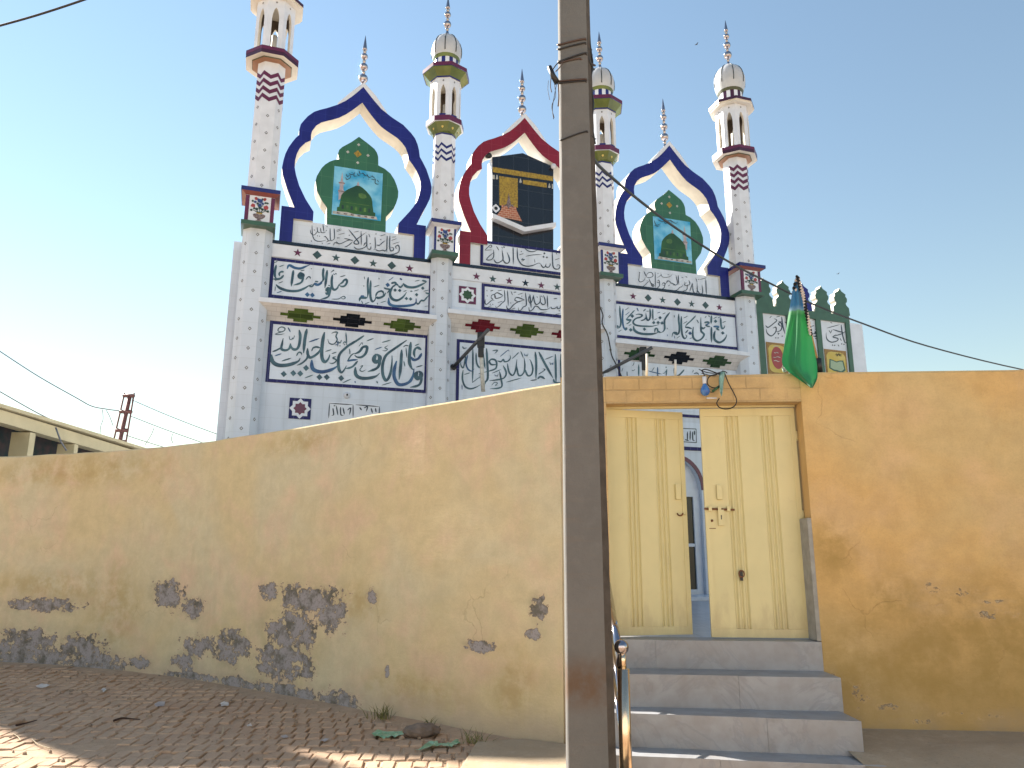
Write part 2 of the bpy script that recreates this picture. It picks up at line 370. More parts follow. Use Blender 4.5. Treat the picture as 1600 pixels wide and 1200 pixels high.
TXT['C'] = """40:183,568 260,632 400,678 560,682 680,642 770,590 835,568;26:770,590 832,602 872,540;42:868,540 920,572 980,550 1012,500;22:880,510 945,522;36:1035,270 1025,380 1032,470 1000,532;38:1100,308 1080,480 1058,632;
36:1195,390 1180,500 1190,622 1230,662 1282,630 1312,558;34:1308,572 1370,530 1402,490 1440,480 1452,530 1410,592 1350,602 1308,572;16:1328,432 1428,404;11:1213,370 1225,392 1247,385;11:1247,385 1252,368 1272,388;14:1163,352 1222,310 1188,320;
56:1075,690 1112,640 1132,682 1100,732 1068,712;30:1165,600 1150,700 1110,792 978,832;14:1118,580 1152,592;14:1178,828 1300,826 1360,790 1402,780 1422,810 1380,826 1338,800;o45:745,748 835,757;18:718,482 760,430 795,440 797,472;o11:818,288;
60:640,350 600,410 640,442 666,400 640,358;34:670,380 662,480 620,542 498,580;13:618,326 697,310;38:495,313 475,470 457,603;38:383,292 420,225 520,270 620,282 720,245 788,218;
36:190,218 165,340 170,430 202,462;30:326,345 280,340 245,370 250,422;36:322,400 280,450 220,472 128,470;15:243,252 332,219;14:148,182 216,154;14:228,547 312,514;16:198,717 292,690;11:176,600 167,692;14:175,480 185,505"""
TXT['D'] = """30:290,318 280,450 286,600 270,692;38:270,690 200,690 150,692 128,752;32:150,662 222,662;12:168,740 196,802;14:223,802 312,768;34:335,378 325,560 335,702 370,757 412,720 422,668;38:420,680 482,692 560,660 602,598;28:420,670 450,600 520,570 560,600 550,642;26:568,510 612,530 672,545 620,612;o42:637,460;
14:388,497 492,464;14:508,778 612,747;11:218,310 226,362;11:478,330 486,366;o12:210,480;12:448,778 456,812;14:653,382 702,350 742,318;
34:698,432 760,420 802,450;26:728,500 790,450 832,482;38:740,470 690,560 680,642 720,712 800,737 880,702 942,640 972,588;28:828,480 872,502 912,448;38:908,432 960,482 1020,502 1120,502 1232,460 1332,408;26:1248,380 1335,404;24:853,343 892,372;13:1118,397 1212,374;13:1108,572 1197,544;13:913,582 977,559;12:1278,577 1377,549;7:1293,852 1362,834;
o32:768,555 850,560 970,705 1045,713 1152,636 1262,520;40:655,688 660,790 730,832 860,842 1000,832 1102,810 1142,768 1142,700;26:1140,770 1182,802 1232,740 1282,742 1332,690 1377,638;24:1308,600 1392,630;20:1038,572 1078,577"""
TXT['E'] = """13:165,112 170,230 190,310 240,347 310,347 372,330;11:140,178 150,230 190,257 230,225 247,180;12:240,140 250,210 292,222;14:325,98 340,212;12:290,150 300,215 340,222 372,205;o9:245,270 275,275 385,135 375,190 200,185;13:338,285 362,280 402,340 368,362;13:400,345 432,340;14:430,158 435,322 462,337 492,310;13:490,160 495,300 468,337;
8:523,192 592,164;8:523,212 602,179;8:548,252 652,229;o10:540,300 560,300 712,262;13:520,350 560,387 622,370 682,340 762,328;13:638,310 700,320 772,347;15:642,437 700,410 762,358;13:540,382 500,370 478,412;16:703,178 770,260 852,372 810,392 780,370 802,340 862,290 962,218;13:885,198 890,412;8:778,217 862,199;
14:780,430 820,462 880,462 950,432 972,378;14:970,258 970,400 982,462;12:928,392 952,370 918,422;13:980,460 1022,467 1032,418;14:1090,288 1095,440 1068,477;13:1095,470 1150,492 1202,480 1242,492 1262,448;9:998,240 1016,292;o10:1105,242 1020,385 1175,325;14:1113,402 1152,410 1200,370 1242,340;8:1168,272 1247,249;
15:1270,268 1265,400 1265,512;15:1310,268 1305,400 1315,482 1352,487 1362,450 1322,440;15:1410,462 1393,430 1432,408 1447,460 1432,512 1352,542 1256,546;8:1348,392 1452,359;8:1328,342 1412,309;8:1338,292 1402,284;9:150,335 158,362;9:312,372 318,392;8:388,392 440,376"""
TXT['F'] = """15:140,242 200,185 240,148 266,165 250,192 213,180;10:138,242 272,234;14:348,168 397,248;9:443,180 455,202 472,194;9:472,194 476,170;9:476,170 490,197 502,162;18:295,233 302,340 270,402 210,417 175,400 240,330 322,268;
21:300,400 330,450 372,467 430,440 467,400 457,290 448,228;21:465,400 500,462 552,472 582,430 572,360 538,278;19:645,186 650,330 650,494;21:720,198 725,350 750,430 810,502 900,527 1000,512 1100,470 1142,492;19:1140,490 1180,547 1222,530 1237,478;18:1220,530 1272,547 1307,510 1307,468;
17:858,213 920,255 1002,267 1087,238;12:753,327 837,299;13:868,352 1000,325 1157,319;14:828,378 800,412 852,405 798,442;o11:793,265;o20:1205,298 1190,360 1250,370;9:1028,400 1036,467;19:1345,276 1350,420 1362,532 1402,577 1462,572 1482,520 1440,500 1428,542;10:1388,417 1482,384;9:1413,288 1432,322"""
TXT['G'] = """15:150,376 150,450 182,462 230,420 272,390 312,396;14:248,338 292,382;o11:240,462 285,465 605,440;13:253,332 270,300 312,290 342,342;17:318,282 370,258 472,312;15:320,270 330,352 402,347 472,310;15:490,206 500,330 495,400 440,450 400,492 348,522 333,488;9:368,437 462,404;9:368,227 452,209;9:198,512 262,488;
15:238,227 292,214;9:178,208 182,232;9:183,298 187,328;15:545,216 555,350 560,494;9:608,228 637,302;17:528,486 545,542 592,542 660,470 740,420 852,388;15:688,338 760,350 852,387;14:690,345 680,392 732,412;11:658,252 707,244;10:728,292 827,264;o9:800,320;15:865,256 880,380 880,482 830,512 790,562 748,572 738,518;9:618,552 692,529;
17:945,286 960,420 970,534;16:1010,300 1020,380 1050,462 1102,452 1132,400 1125,298;13:1010,310 985,400 958,462;16:1135,420 1170,467 1217,452 1212,370 1183,298;13:930,318 925,400 952,452;8:1068,318 1082,352;8:1148,308 1172,342;15:1255,306 1265,534;15:925,516 940,582 992,562 1040,500 1092,510 1132,552 1202,562 1272,547 1322,510;14:1322,510 1342,542 1402,532 1432,498;14:1432,498 1442,542 1482,532 1492,478;o13:1470,580;9:1078,622 1252,599;9:1378,652 1492,629;13:1368,367 1432,359"""
TXT['H'] = """22:300,216 300,450 294,694;21:345,278 350,400 380,472 432,482 472,438;20:230,308 205,420 230,502 282,532 322,498;17:205,308 170,480 140,462 128,408;24:435,256 455,400 472,500;28:490,216 500,400 507,622 470,692 438,784;22:165,516 155,640 190,742 262,777 342,757 407,720;
22:640,438 560,442 530,400 560,368 612,380 632,430 620,492 560,522 448,552;19:640,388 690,402 722,370 742,402 792,390 822,350 815,308;13:678,332 740,280 792,240 802,262;15:573,250 642,244 600,292;13:843,362 900,310 932,275 920,302;21:780,426 800,540 852,592 892,520 912,368;21:910,466 930,580 972,592 1012,540 1022,450 1010,348;21:1020,498 1060,592 1112,582 1132,500 1107,400 1085,368;12:963,253 1002,352;
8:1013,288 1025,322 1040,300;8:1040,300 1052,327 1067,288;27:1165,266 1180,420 1175,644;27:1215,266 1300,430 1412,628;13:1298,372 1417,324;27:1445,296 1455,700;9:1368,408 1380,442 1395,420;9:1395,420 1410,442 1412,408;14:1208,577 1260,545 1302,510 1268,500;26:1198,642 1240,610 1302,642;21:720,456 760,540 752,602 700,642 528,667;21:670,538 690,640 702,742 640,772 540,776;12:568,562 692,509;13:763,687 972,629;7:603,578 615,602 630,590;7:630,590 640,607 652,568;
10:558,732 600,690 642,700 610,732 652,722;13:178,582 262,554;11:288,697 360,640 412,610 378,600;11:378,572 442,554;12:158,188 170,217 217,209;10:148,718 150,792;24:1520,296 1525,700;14:1100,664 1190,652;20:1420,640 1440,690 1560,700"""
TXT['I'] = """10:233,98 252,122;12:240,108 235,190 230,232 260,257 312,230 332,178;13:310,88 352,182;12:350,180 402,190 452,160 430,110 370,120 348,172;12:258,332 290,332 340,290 382,250 402,238;o8:360,240 530,125 945,260;12:390,208 440,312 472,278;12:418,302 452,327 467,310 398,258;13:485,98 490,344;
12:508,262 552,270 540,228 513,252;12:555,258 550,320 500,357 438,362;12:588,302 620,268 642,300 598,312;12:640,300 620,352 548,377;12:638,292 700,240 742,292;10:658,252 692,229;12:738,270 802,302;12:713,302 688,322;12:758,302 832,290 810,148;13:845,148 855,304;8:573,128 590,170 642,187 722,170 752,128;8:678,142 702,146;8:518,192 592,138;
12:788,392 832,380 872,340 902,330 912,298;12:1010,228 1025,290 958,312 948,280 987,270;12:985,298 980,372 920,402 858,412;9:898,182 922,192;9:958,172 987,187;12:1025,402 1050,330 1067,268;11:1067,280 1080,402 1112,432 1142,410 1140,268;13:1140,378 1180,437 1227,422 1215,298;14:1275,218 1280,340 1286,458;8:1118,198 1142,262;7:1148,212 1172,222;8:1178,222 1292,189;o6:1130,355 1195,370"""
TXT['J'] = """34:265,186 275,380 292,560 270,662 220,692 148,672;42:148,648 245,655;33:340,248 330,450 345,642 400,742 432,678;60:385,715 440,700;42:408,488 470,510 532,500;28:602,288 500,400 418,482;28:532,500 470,570 408,602;o45:550,420 515,735;15:383,287 477,224;15:388,402 492,324;13:468,637 532,609;15:233,777 312,734;12:163,738 192,777;12:173,378 182,442;12:163,238 172,284;
34:628,392 690,378 772,400 740,442 640,472 590,512 568,562 602,612 700,642 850,652 1000,652 1152,618;22:653,233 687,312;24:798,312 857,258;34:950,248 960,400 940,492 900,517 870,460 858,358;28:862,448 820,502 738,527;12:868,312 932,309;26:1015,256 1015,400 1020,522;16:1048,507 1112,479;15:1113,357 1187,329;15:1233,377 1307,344;o40:1180,460 1035,570 1135,570 1225,580 825,720;
36:1402,338 1330,430 1285,512 1280,602 1285,702 1250,772 1198,797;30:1198,797 1160,782 1128,762 1118,718 1080,700 1060,752 1060,802;46:580,646 590,732 660,792 760,822 900,832 1050,822 1142,788;12:1343,688 1352,722;12:1343,838 1346,882;12:1498,398 1506,452"""
TXT['K'] = """34:205,206 205,350 220,482 210,592 170,632 90,602 63,692;30:88,590 182,602;12:108,658 126,722;13:163,717 232,664;12:108,238 116,284;32:260,256 260,450 280,642 330,722 372,670 338,640;28:562,243 470,340 370,432 340,482;28:338,490 400,490 482,517;24:402,540 338,612;o40:440,610;15:303,297 397,249;15:298,412 387,359;13:428,727 482,704;
34:510,478 495,600 510,702 570,762 642,752 702,702 732,640 700,598 670,560 665,440 665,278;34:668,480 710,512 762,480;36:738,392 800,378 852,402;30:768,442 842,400;28:758,430 800,462 862,472;16:578,328 622,402;15:748,292 782,249;18:818,243 852,267;32:885,238 880,412;32:885,478 885,640 885,802;36:928,472 1000,470 1052,482;28:978,522 1042,490;28:988,520 1052,547;40:962,558 940,660 960,752 1040,802 1122,772 1182,702 1202,638;
32:1075,286 1085,440 1110,512 1152,490 1162,448;o38:970,362 1120,605;15:923,307 1002,269;14:1018,292 1082,259;14:1108,392 1187,359;o12:770,740"""
TXT['L'] = """18:365,186 365,330;16:415,238 420,330;16:590,216 590,320;22:907,248 850,310 800,330;14:785,228 790,310;11:225,268 228,330;8:163,272 172,238 182,232;8:288,202 302,190 310,158;8:283,252 300,262 322,243;11:478,263 560,285 642,302;8:518,262 532,250 552,218;9:648,292 672,288 692,258;o10:690,220;8:998,282 1012,268 1010,248;14:1020,300 1050,288 1080,300;14:700,240 690,330;26:160,330 200,470 330,520 480,500 520,420 470,330;24:415,310 430,450 520,520 640,500 700,420 690,320;26:800,320 720,420 780,520 920,530 1050,480 1075,300;22:590,300 600,430 660,510;24:365,320 360,500 250,540"""
def panel(rect, off, keys, border=NAVY, t=0.055, bg=WHITE_PANEL, ink=INK, alt=INK_BLUE, name='inscription_panel', gain=1.0, th=0.02, split=False):
    u0, u1, z0, z1 = rect; y = -off; fr_ = 0.012 if th < 0.1 else 0.0
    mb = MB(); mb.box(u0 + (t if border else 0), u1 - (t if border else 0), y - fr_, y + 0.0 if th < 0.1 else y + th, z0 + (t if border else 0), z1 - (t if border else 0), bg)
    p = mb.build(name, mosque)
    if border:
        mb = MB(); mb.frame(u0, u1, z0, z1, t, y - fr_ - 0.005, y - 0.0005, border); mb.build('border', p)
    groups = [[k] for k in keys] if split else ([keys] if keys else [])
    for g in groups:
        mb = MB()
        for k, v in g: strokes(mb, TXT[k], v, off + fr_, ink, y - fr_, gain, alt)
        mb.build('calligraphy', p)
    return p
panel((-8.09, -5.335, 4.50, 5.575), 0.0, [('A', VA), ('B', VB)], gain=1.2)
panel((-8.15, -5.32, 5.955, 6.685), 0.10, [('C', VC), ('D', VD)], gain=1.18, split=True)
panel((-4.365, -2.51, 6.15, 6.665), 0.10, [('G', VG)], ink=INK_DARK, alt=None, gain=1.2)
panel((-4.80, -2.05, 4.28, 5.56), 0.0, [('H', VH)], gain=1.1)
panel((-1.68, 1.215, 5.87, 6.625), 0.10, [('J', VJ), ('K', VK)], gain=1.15)
r3 = FP(964.4, 557.5); r3b = FP(1153.4, 576.5); r3c = FP(1080, 651)
panel((r3[0], r3b[0], r3c[1] - 0.02, (r3[1] + r3b[1]) / 2), 0.0, [('L', VL)])
# the low panel over the doorway, seen between the gate leaves
c0 = FP(1078, 696); c1 = FP(1080, 652)
p = panel((-1.25, 0.95, c0[1] - 0.03, c1[1] - 0.12), 0.0, [], border=None)
mb = MB(); mb.box(-1.3, 1.0, -0.02, -0.001, c0[1] - 0.10, c0[1] - 0.031, NAVY); mb.build('border', p)
mb = MB(); fr = [FP(930 + x / 4.444, 500 + y / 4.444, 0.013) for x, y in ((500, 748), (700, 757), (703, 852), (500, 838))]
for i in range(4):
    a, b = fr[i], fr[(i + 1) % 4]; d = Vector((b[0] - a[0], b[1] - a[1])).normalized() * 0.008; n = Vector((-d.y, d.x))
    mb.flat([(a[0] + n.x, a[1] + n.y), (b[0] + n.x, b[1] + n.y), (b[0] - n.x, b[1] - n.y), (a[0] - n.x, a[1] - n.y)], -0.0151 - i * 0.0002, INK_DARK)
strokes(mb, "9:640,775 640,838;9:660,768 658,838;9:676,775 678,832 692,835;9:688,768 690,800;9:622,830 650,838;9:560,770 565,830;9:585,765 590,832;9:540,800 600,815;9:605,790 612,832", (930, 500, 4.444), 0.013, INK_DARK, -0.0125)
mb.build('calligraphy', p)
# two small notice panels low on the left
mb = MB(); a = FP(514, 628); b = FP(593, 634); mb.box(a[0], b[0], -0.008, -0.001, a[1] - 0.5, a[1], WHITE_PLAIN); p = mb.build('small_inscription', mosque)
mb = MB()
v8 = (330, 470, 4.444)
strokes(mb, "9:845,745 850,790 835,795;9:868,728 880,795;9:898,738 900,790 920,795;9:915,742 925,790;9:945,760 968,745 960,792;9:850,730 862,728;7:822,712 985,722;7:985,722 985,810;7:822,712 815,815;7:1003,722 1168,735;7:1168,735 1165,810;9:1060,745 1085,735 1075,770;9:1110,745 1120,780;9:1140,745 1145,775;9:1030,740 1045,760", v8, 0.009, INK_DARK, -0.009)
mb.build('calligraphy', p)
mb = MB(); c = FP(542, 618); mb.tube([(c[0], -0.001, c[1]), (c[0], -0.03, c[1])], 0.055, WHITE_PLAIN, 16); mb.tube([(c[0], -0.03, c[1]), (c[0], -0.05, c[1] + 0.01)], 0.016, BLACK, 8); mb.build('pipe_outlet', mosque)
# eight-point star tiles
def oct_star(c, r): return [(c[0] + (r if k % 2 == 0 else r * 0.76) * math.sin(k * math.pi / 8), c[1] + (r if k % 2 == 0 else r * 0.76) * math.cos(k * math.pi / 8)) for k in range(16)]
for (x0, y0, x1, y1, off, bgm, inn) in ((717, 447.6, 743.4, 475, 0.10, MAROON, MOSS), (452.6, 623.7, 484.8, 653.4, 0.0, NAVY, MAROON)):
    a, b = FP(x0, y0, off), FP(x1, y1, off); c = ((a[0] + b[0]) / 2, (a[1] + b[1]) / 2); h = abs(b[0] - a[0]) / 2
    mb = MB(); mb.box(c[0] - h, c[0] + h, -off - 0.012, -off - 0.001, c[1] - h, c[1] + h, bgm)
    mb.prism(oct_star(c, h * 0.99), -off - 0.016, -off - 0.0125, WHITE_PLAIN); mb.prism(oct_star(c, h * 0.62), -off - 0.020, -off - 0.0165, inn)
    mb.build('star_tile', mosque)

# --- parapet panels under the arches
def shift(poly, d): return [(p[0] + d[0], p[1] + d[1]) for p in poly]
OFA = 0.10
outl = "460,323 448.5,295 441.5,272 440.5,262 443,250 446,240 451,230 457,221.5 462,215.5 467,211 467.5,203 470,194 475,188 481,181.5 491,174.5 500,171.5 511,168.8 527.5,163.5 540,157.5 549,151.5 558,144.5 567.8,135.8 575,145 584,156.5 596,170.5 612.5,183.5 630,195 642.5,208 648.5,216 652.5,225.5 654.8,235 656,245 661,254 666.5,265 672,281.5 674.5,292 674,301 671.5,311 666.5,321.5 661.5,330 651,351"
inl = "489,329 477.5,311 467.5,290 462.5,273 460.5,262 461,251 464,240 468.5,231.5 477.5,223 486,219.5 486,211 487.8,204.5 494.5,196 502,191.5 511,189 520,187 530,184 541,178.5 551,172 559,166 566.2,160.5 572,169 580,180 588,190 596,198.5 604,204.5 613,210.5 621,216 628,223 633.5,230.5 637,240 638.8,249.5 644.5,257 650,265.5 654.5,275 656.8,283 657.5,291 655.5,303 652,313.5 646,323 639.5,331 622.5,350"
A_OUT = [FP(x, y, OFA) for x, y in nums(outl)]; A_IN = [FP(x, y, OFA) for x, y in nums(inl)]
apex = [FP(567.8, 135.8, OFA), FP(820, 176.6, OFA), FP(1046, 229, OFA)]
SH = [(0, 0), (apex[1][0] - apex[0][0], 0.0), (apex[2][0] - apex[0][0], 0.0)]
legL = [FP(x, y, OFA) for x, y in ((440, 321.3), (460, 323), (489, 329), (489, 345.5), (460.5, 342), (457, 380), (437.5, 376.5))]
zt = legL[0][1]; zleg = 7.002
xl0, xl1, xl2 = legL[0][0], FP(458.5, 342, OFA)[0], FP(489, 345, OFA)[0]
xr2, xr1, xr0 = FP(622, 366, OFA)[0], FP(647, 371, OFA)[0], FP(665.5, 356, OFA)[0]
zb = FP(475, 343.5, OFA)[1]
band = A_OUT[1:-1]
ARCH_POLY = [(xl0, zleg), (xl0, zt)] + [(A_OUT[0][0], zt)] + A_OUT[1:-1] + [(A_OUT[-1][0], zt), (xr0, zt), (xr0, zleg), (xr1, zleg), (xr1, zb), (xr2, zb), (xr2, zt - 0.03)] + A_IN[1:-1][::-1] + [(xl2, zt - 0.03), (xl2, zb), (xl1, zb), (xl1, zleg)]
caps = [FP(x, y, OFA) for x, y in ((527.5, 163.5), (540, 157.5), (549, 151.5), (558, 144.5), (567.8, 135.8), (575, 145), (584, 156.5), (598, 173), (605, 177))]
CAP_POLY = [(p[0], p[1] + 0.003) for p in caps] + [FP(602, 171.5, OFA), FP(588, 150, OFA), FP(569, 128.3, OFA), FP(549, 143, OFA), FP(528, 160.5, OFA)]
finial_prof = []
def sphere_prof(r, zc, n=10): return [(r * math.sin(math.pi * k / n), zc - r * math.cos(math.pi * k / n)) for k in range(n + 1)]
def make_finial(name, parent, base, sizes, cone_h, mt=STEEL):
    """stacked polished balls, each on a small collar, under a long cone"""
    mb = MB(); z = 0.0
    mb.lathe([(0.035, -0.05), (0.03, 0.02), (0.018, 0.04)], base, mt, 14); z = 0.03
    for r in sizes:
        mb.lathe([(0.014, z), (0.036, z + 0.042), (0.036, z + 0.052), (0.014, z + 0.098)], base, mt, 14); z += 0.088
        mb.lathe(sphere_prof(r, z + r, 12), base, mt, 20); z += 2 * r
    mb.lathe([(0.014, z - 0.01), (0.036, z + 0.03), (0.036, z + 0.04), (0.014, z + 0.075)], base, mt, 14); z += 0.07
    mb.lathe([(0.015, z), (0.047, z + 0.012), (0.044, z + 0.035), (0.024, z + cone_h * 0.55), (0.003, z + cone_h)], base, mt, 16)
    return mb.build(name, parent)
for i in range(3):
    mb = MB(); mb.prism(shift(ARCH_POLY, SH[i]), -OFA, -OFA + 0.38, [BLUE, RED, BLUE][i], side=CREAM)
    a = mb.build('cusped_arch', mosque, ['blue cusped arch frame', 'crimson cusped arch frame', 'blue cusped arch frame'][i])
    mb = MB(); mb.prism(shift(CAP_POLY, SH[i]), -OFA + 0.004, -OFA + 0.44, WHITE_PLAIN); mb.build('gable_cap', a)
    ap = FP(569, 128.3, OFA); make_finial('finial', a, (ap[0] + SH[i][0], -OFA + 0.2, ap[1]), (0.088, 0.078, 0.066), 0.33)
    # small white tie blocks fixing the arch to the minarets
    z0 = zt
    mb = MB()
    top = [FP(458.5, 342, 0.05)[1], FP(736, 369, 0.05)[1], FP(980, 417, 0.05)[1]][i]
    pu0 = xl1 + SH[i][0] + 0.003; pu1 = xr1 + SH[i][0] - 0.003
    if i != 1:
        panel((pu0, pu1, 7.003, zb - 0.004), 0.05, [('E', VE)] if i == 0 else [('I', VI)], border=None, ink=INK_DARK, alt=None, name='parapet_panel', th=0.28)
    else:
        mb.box(pu0, pu1, -0.04, 0.28, 7.003, zb - 0.004, WHITE_PLAIN); mb.build('parapet_panel', mosque)
        panel((-4.385, -2.49, 7.05, 7.56), 0.045, [('F', VF)], ink=INK_DARK, alt=None)
# --- dome shaped green picture boards in the outer arches
gp = "510.5,350 510.5,324 502.5,313 495,298 493,282.5 495,275 502.5,262.5 508,257 515,252.5 522,250 530,248.8 528,240 530,234 535,229.5 549,222 561,213.7 574,223.5 585,232.5 589,238.5 591,245 591.3,258.5 601,263.5 610,271 616.5,281 620,290 622.5,299 622,308 619,317.5 615,326.5 603,339 602.5,364"
OFG = 0.03
GP = [FP(x, y, OFG) for x, y in nums(gp)]
zg = zb - 0.0035
GP[0] = (GP[0][0], zg); GP[-1] = (GP[-1][0], zg)
vg = (510, 240, 10.0)
def picture_board(i):
    d = SH[i]; mb = MB()
    gpoly = shift(GP, d)
    mb.prism(gpoly, -OFG, -OFG + 0.34, GREEN_TILE, side=CREAM); b = mb.build('dome_board', mosque)
    mb = MB(); y = -OFG
    for (x, z, r, mt) in ((559, 240.5, 6.2, GOLD), (560.5, 226.3, 2.6, PALE), (543.5, 237.5, 2.6, PALE), (575, 243, 2.6, PALE), (559, 254.3, 2.6, PALE)):
        c = FP(x, z, OFG); rr = r * 0.0117
        mb = MB(); mb.prism(shift([(c[0] - rr, c[1]), (c[0], c[1] - rr), (c[0] + rr, c[1]), (c[0], c[1] + rr)], d), y - 0.004, y - 0.0005, mt); mb.build('diamond_ornament', b)
    mir = (lambda p: p) if i == 0 else None
    TL, TR, BR, BL = (FP(x, z, OFG) for x, z in ((522, 259), (598, 272), (595, 346), (518.7, 335)))
    x0, x1 = (TL[0] + BL[0]) / 2, (TR[0] + BR[0]) / 2; z0, z1 = (BL[1] + BR[1]) / 2, (TL[1] + TR[1]) / 2
    mb = MB(); mb.box(x0 + d[0], x1 + d[0], y - 0.01, y - 0.0005, z0, z1, SKYPIC); pic = mb.build('tile_picture', b)
    def N(poly):      # picture coordinates 0..1; the right-hand board is its mirror image
        return [((x0 + (x1 - x0) * (a if i == 0 else 1 - a) + d[0]), z0 + (z1 - z0) * c) for a, c in poly]
    mb = MB()
    mb.flat(N([(.10, .07), (.10, .16), (.14, .17), (.145, .22), (.155, .28), (.16, .34), (.17, .42), (.22, .49), (.30, .56), (.40, .62), (.47, .665), (.53, .665), (.60, .63), (.68, .57), (.75, .50), (.79, .44), (.81, .36), (.815, .29), (.83, .22), (.84, .16), (.88, .15), (.88, .07)]), y - 0.013, DOMEPIC)
    mb.flat(N([(.52, .50), (.58, .52), (.66, .50), (.69, .45), (.64, .41), (.56, .41), (.52, .44)]), y - 0.015, DOMELIGHT)
    for k in range(7): mb.flat(N([(.19 + .09 * k, .14), (.235 + .09 * k, .14), (.235 + .09 * k, .22), (.19 + .09 * k, .22)]), y - 0.0145, DOMELIGHT if k % 2 else LEAFPAINT)
    mb.flat(N([(.15, .275), (.82, .275), (.82, .285), (.15, .285)]), y - 0.0147, DOMELIGHT)
    mb.build('painted_dome', pic)
    mb = MB(); mb.flat(N([(.02, .015), (.02, .07), (.30, .085), (.5, .06), (.9, .075), (.93, .015)]), y - 0.016, PALE)
    for k in range(6): mb.flat(N([(.1 + .14 * k, .03), (.16 + .14 * k, .03), (.16 + .14 * k, .055), (.1 + .14 * k, .06)]), y - 0.0175, VASE)
    mb.build('painted_base', pic)
    mb = MB()
    mb.flat(N([(.12, .30), (.115, .46), (.10, .48), (.10, .51), (.125, .53), (.13, .63), (.11, .65), (.11, .68), (.14, .70), (.15, .80), (.165, .90), (.18, .80), (.19, .70), (.22, .68), (.22, .65), (.20, .63), (.205, .53), (.23, .51), (.23, .48), (.21, .46), (.21, .40)]), y - 0.012, PINKISH)
    for c in (.49, .66): mb.flat(N([(.10, c), (.23, c), (.23, c + .018), (.10, c + .018)]), y - 0.0135, VASE)
    mb.flat(N([(.47, .66), (.48, .72), (.50, .75), (.515, .72), (.53, .66)]), y - 0.0135, PINKISH)
    mb.build('painted_minaret', pic)
    mb = MB()
    t = "12:310,320 330,360 370,330;12:300,370 320,405 370,380 380,330;10:350,310 400,330 430,310;12:440,290 430,350 480,350;10:480,310 500,345 530,340;12:510,270 530,330;10:540,320 580,310 590,360;10:560,300 620,350 640,330;12:630,320 660,370 700,370;10:690,350 740,370 750,400;11:700,400 750,410 770,390;12:770,400 760,460 800,480 825,470;10:790,410 820,450;o7:660,400 720,340 580,380 400,300"
    if i == 0: strokes(mb, t, vg, OFG + 0.012, BLACK, y - 0.0125, 0.9)
    else: strokes(mb, "10:575,350 590,385 625,372;10:600,345 640,360 650,340;10:650,345 655,372 690,365;9:660,352 700,355 705,372;9:690,345 730,372 750,360;9:575,385 600,395 615,385", (900, 270, 4.706), OFG + 0.012, BLACK, y - 0.0125, 0.45)
    mb.build('lettering', pic)
picture_board(0); picture_board(2)
# --- black cloth picture board in the middle arch
vk = (750, 220, 6.667); OK = 0.04
KP = zpoly(vk, "125,1045 127,170 445,128 765,270 763,1125", OK); KP[0] = (KP[0][0], zg); KP[-1] = (KP[-1][0], zg)
mb = MB(); mb.prism(KP, -OK, -OK + 0.34, KISWA, side=WHITE_PLAIN); kb = mb.build('black_cube_board', mosque)
yk = -OK
mb = MB(); mb.flat(zpoly(vk, "130,272 760,372 760,422 130,326", OK), yk - 0.004, GOLD); mb.flat(zpoly(vk, "447,405 695,441 695,490 447,450", OK), yk - 0.004, GOLD)
mb.flat(zpoly(vk, "130,355 152,358 152,402 130,398", OK), yk - 0.004, PALE); mb.flat(zpoly(vk, "748,452 762,454 762,502 748,500", OK), yk - 0.004, PALE)
for (cx, cz) in ((176, 382), (421, 420), (722, 472)): mb.flat(zpoly(vk, f"{cx-13},{cz+14} {cx-4},{cz-26} {cx+4},{cz-26} {cx+13},{cz+14} {cx},{cz+22}", OK), yk - 0.004, PALE)
mb.build('gold_band', kb)
mb = MB(); mb.flat(zpoly(vk, "200,367 393,396 393,700 203,672", OK), yk - 0.004, GOLD); cu = mb.build('gold_curtain', kb)
mb = MB(); mb.flat(zpoly(vk, "225,668 375,690 380,725 438,842 170,785 222,715", OK), yk - 0.007, BRICK_PIC)
mb.flat(zpoly(vk, "298,545 310,610 322,665 308,690 297,718 284,690 275,660 288,610", OK), yk - 0.010, VASE)
strokes(mb, "14:240,690 275,670 290,690;14:310,690 330,672 350,695", vk, OK + 0.006, VASE, yk - 0.007)
mb.build('brick_steps_picture', cu)
c = FP(750 + 165 / 6.667, 220 + 705 / 6.667, OK)
mb = MB(); mb.prism([(c[0] + 0.072 * (1.15 if k % 2 == 0 else 0.95) * math.sin(k * math.pi / 4), c[1] + 0.08 * (1.15 if k % 2 == 0 else 0.9) * math.cos(k * math.pi / 4)) for k in range(8)], yk - 0.008, yk - 0.0005, WHITE_PLAIN)
mb.prism([(c[0] + 0.036 * math.sin(k * math.pi / 8), c[1] + 0.036 * math.cos(k * math.pi / 8)) for k in range(16)], yk - 0.011, yk - 0.0085, BLACK)
mb.build('silver_ring', kb)
mb = MB()
vq = zpoly(vk, "118,772 455,915 775,866 778,908 452,962 116,815", OK + 0.06)
mb.prism(vq, yk - 0.14, yk - 0.001, WHITE_PLAIN)
mb.build('white_rail', kb)
# small spotlights on the middle arch
for (x, y, s) in ((763, 240, 1), (866, 257, -1)):
    c = FP(x, y, 0.1); mb = MB()
    mb.tube([(c[0], -0.02, c[1] - 0.02), (c[0] + 0.02 * s, -0.12, c[1] - 0.05)], 0.045, BLACK if s > 0 else WHITE_PLAIN, 12, r2=0.055); mb.tube([(c[0], 0.0, c[1] + 0.05), (c[0], -0.02, c[1] - 0.02)], 0.012, BLACK)
    mb.build('spotlight', mosque)

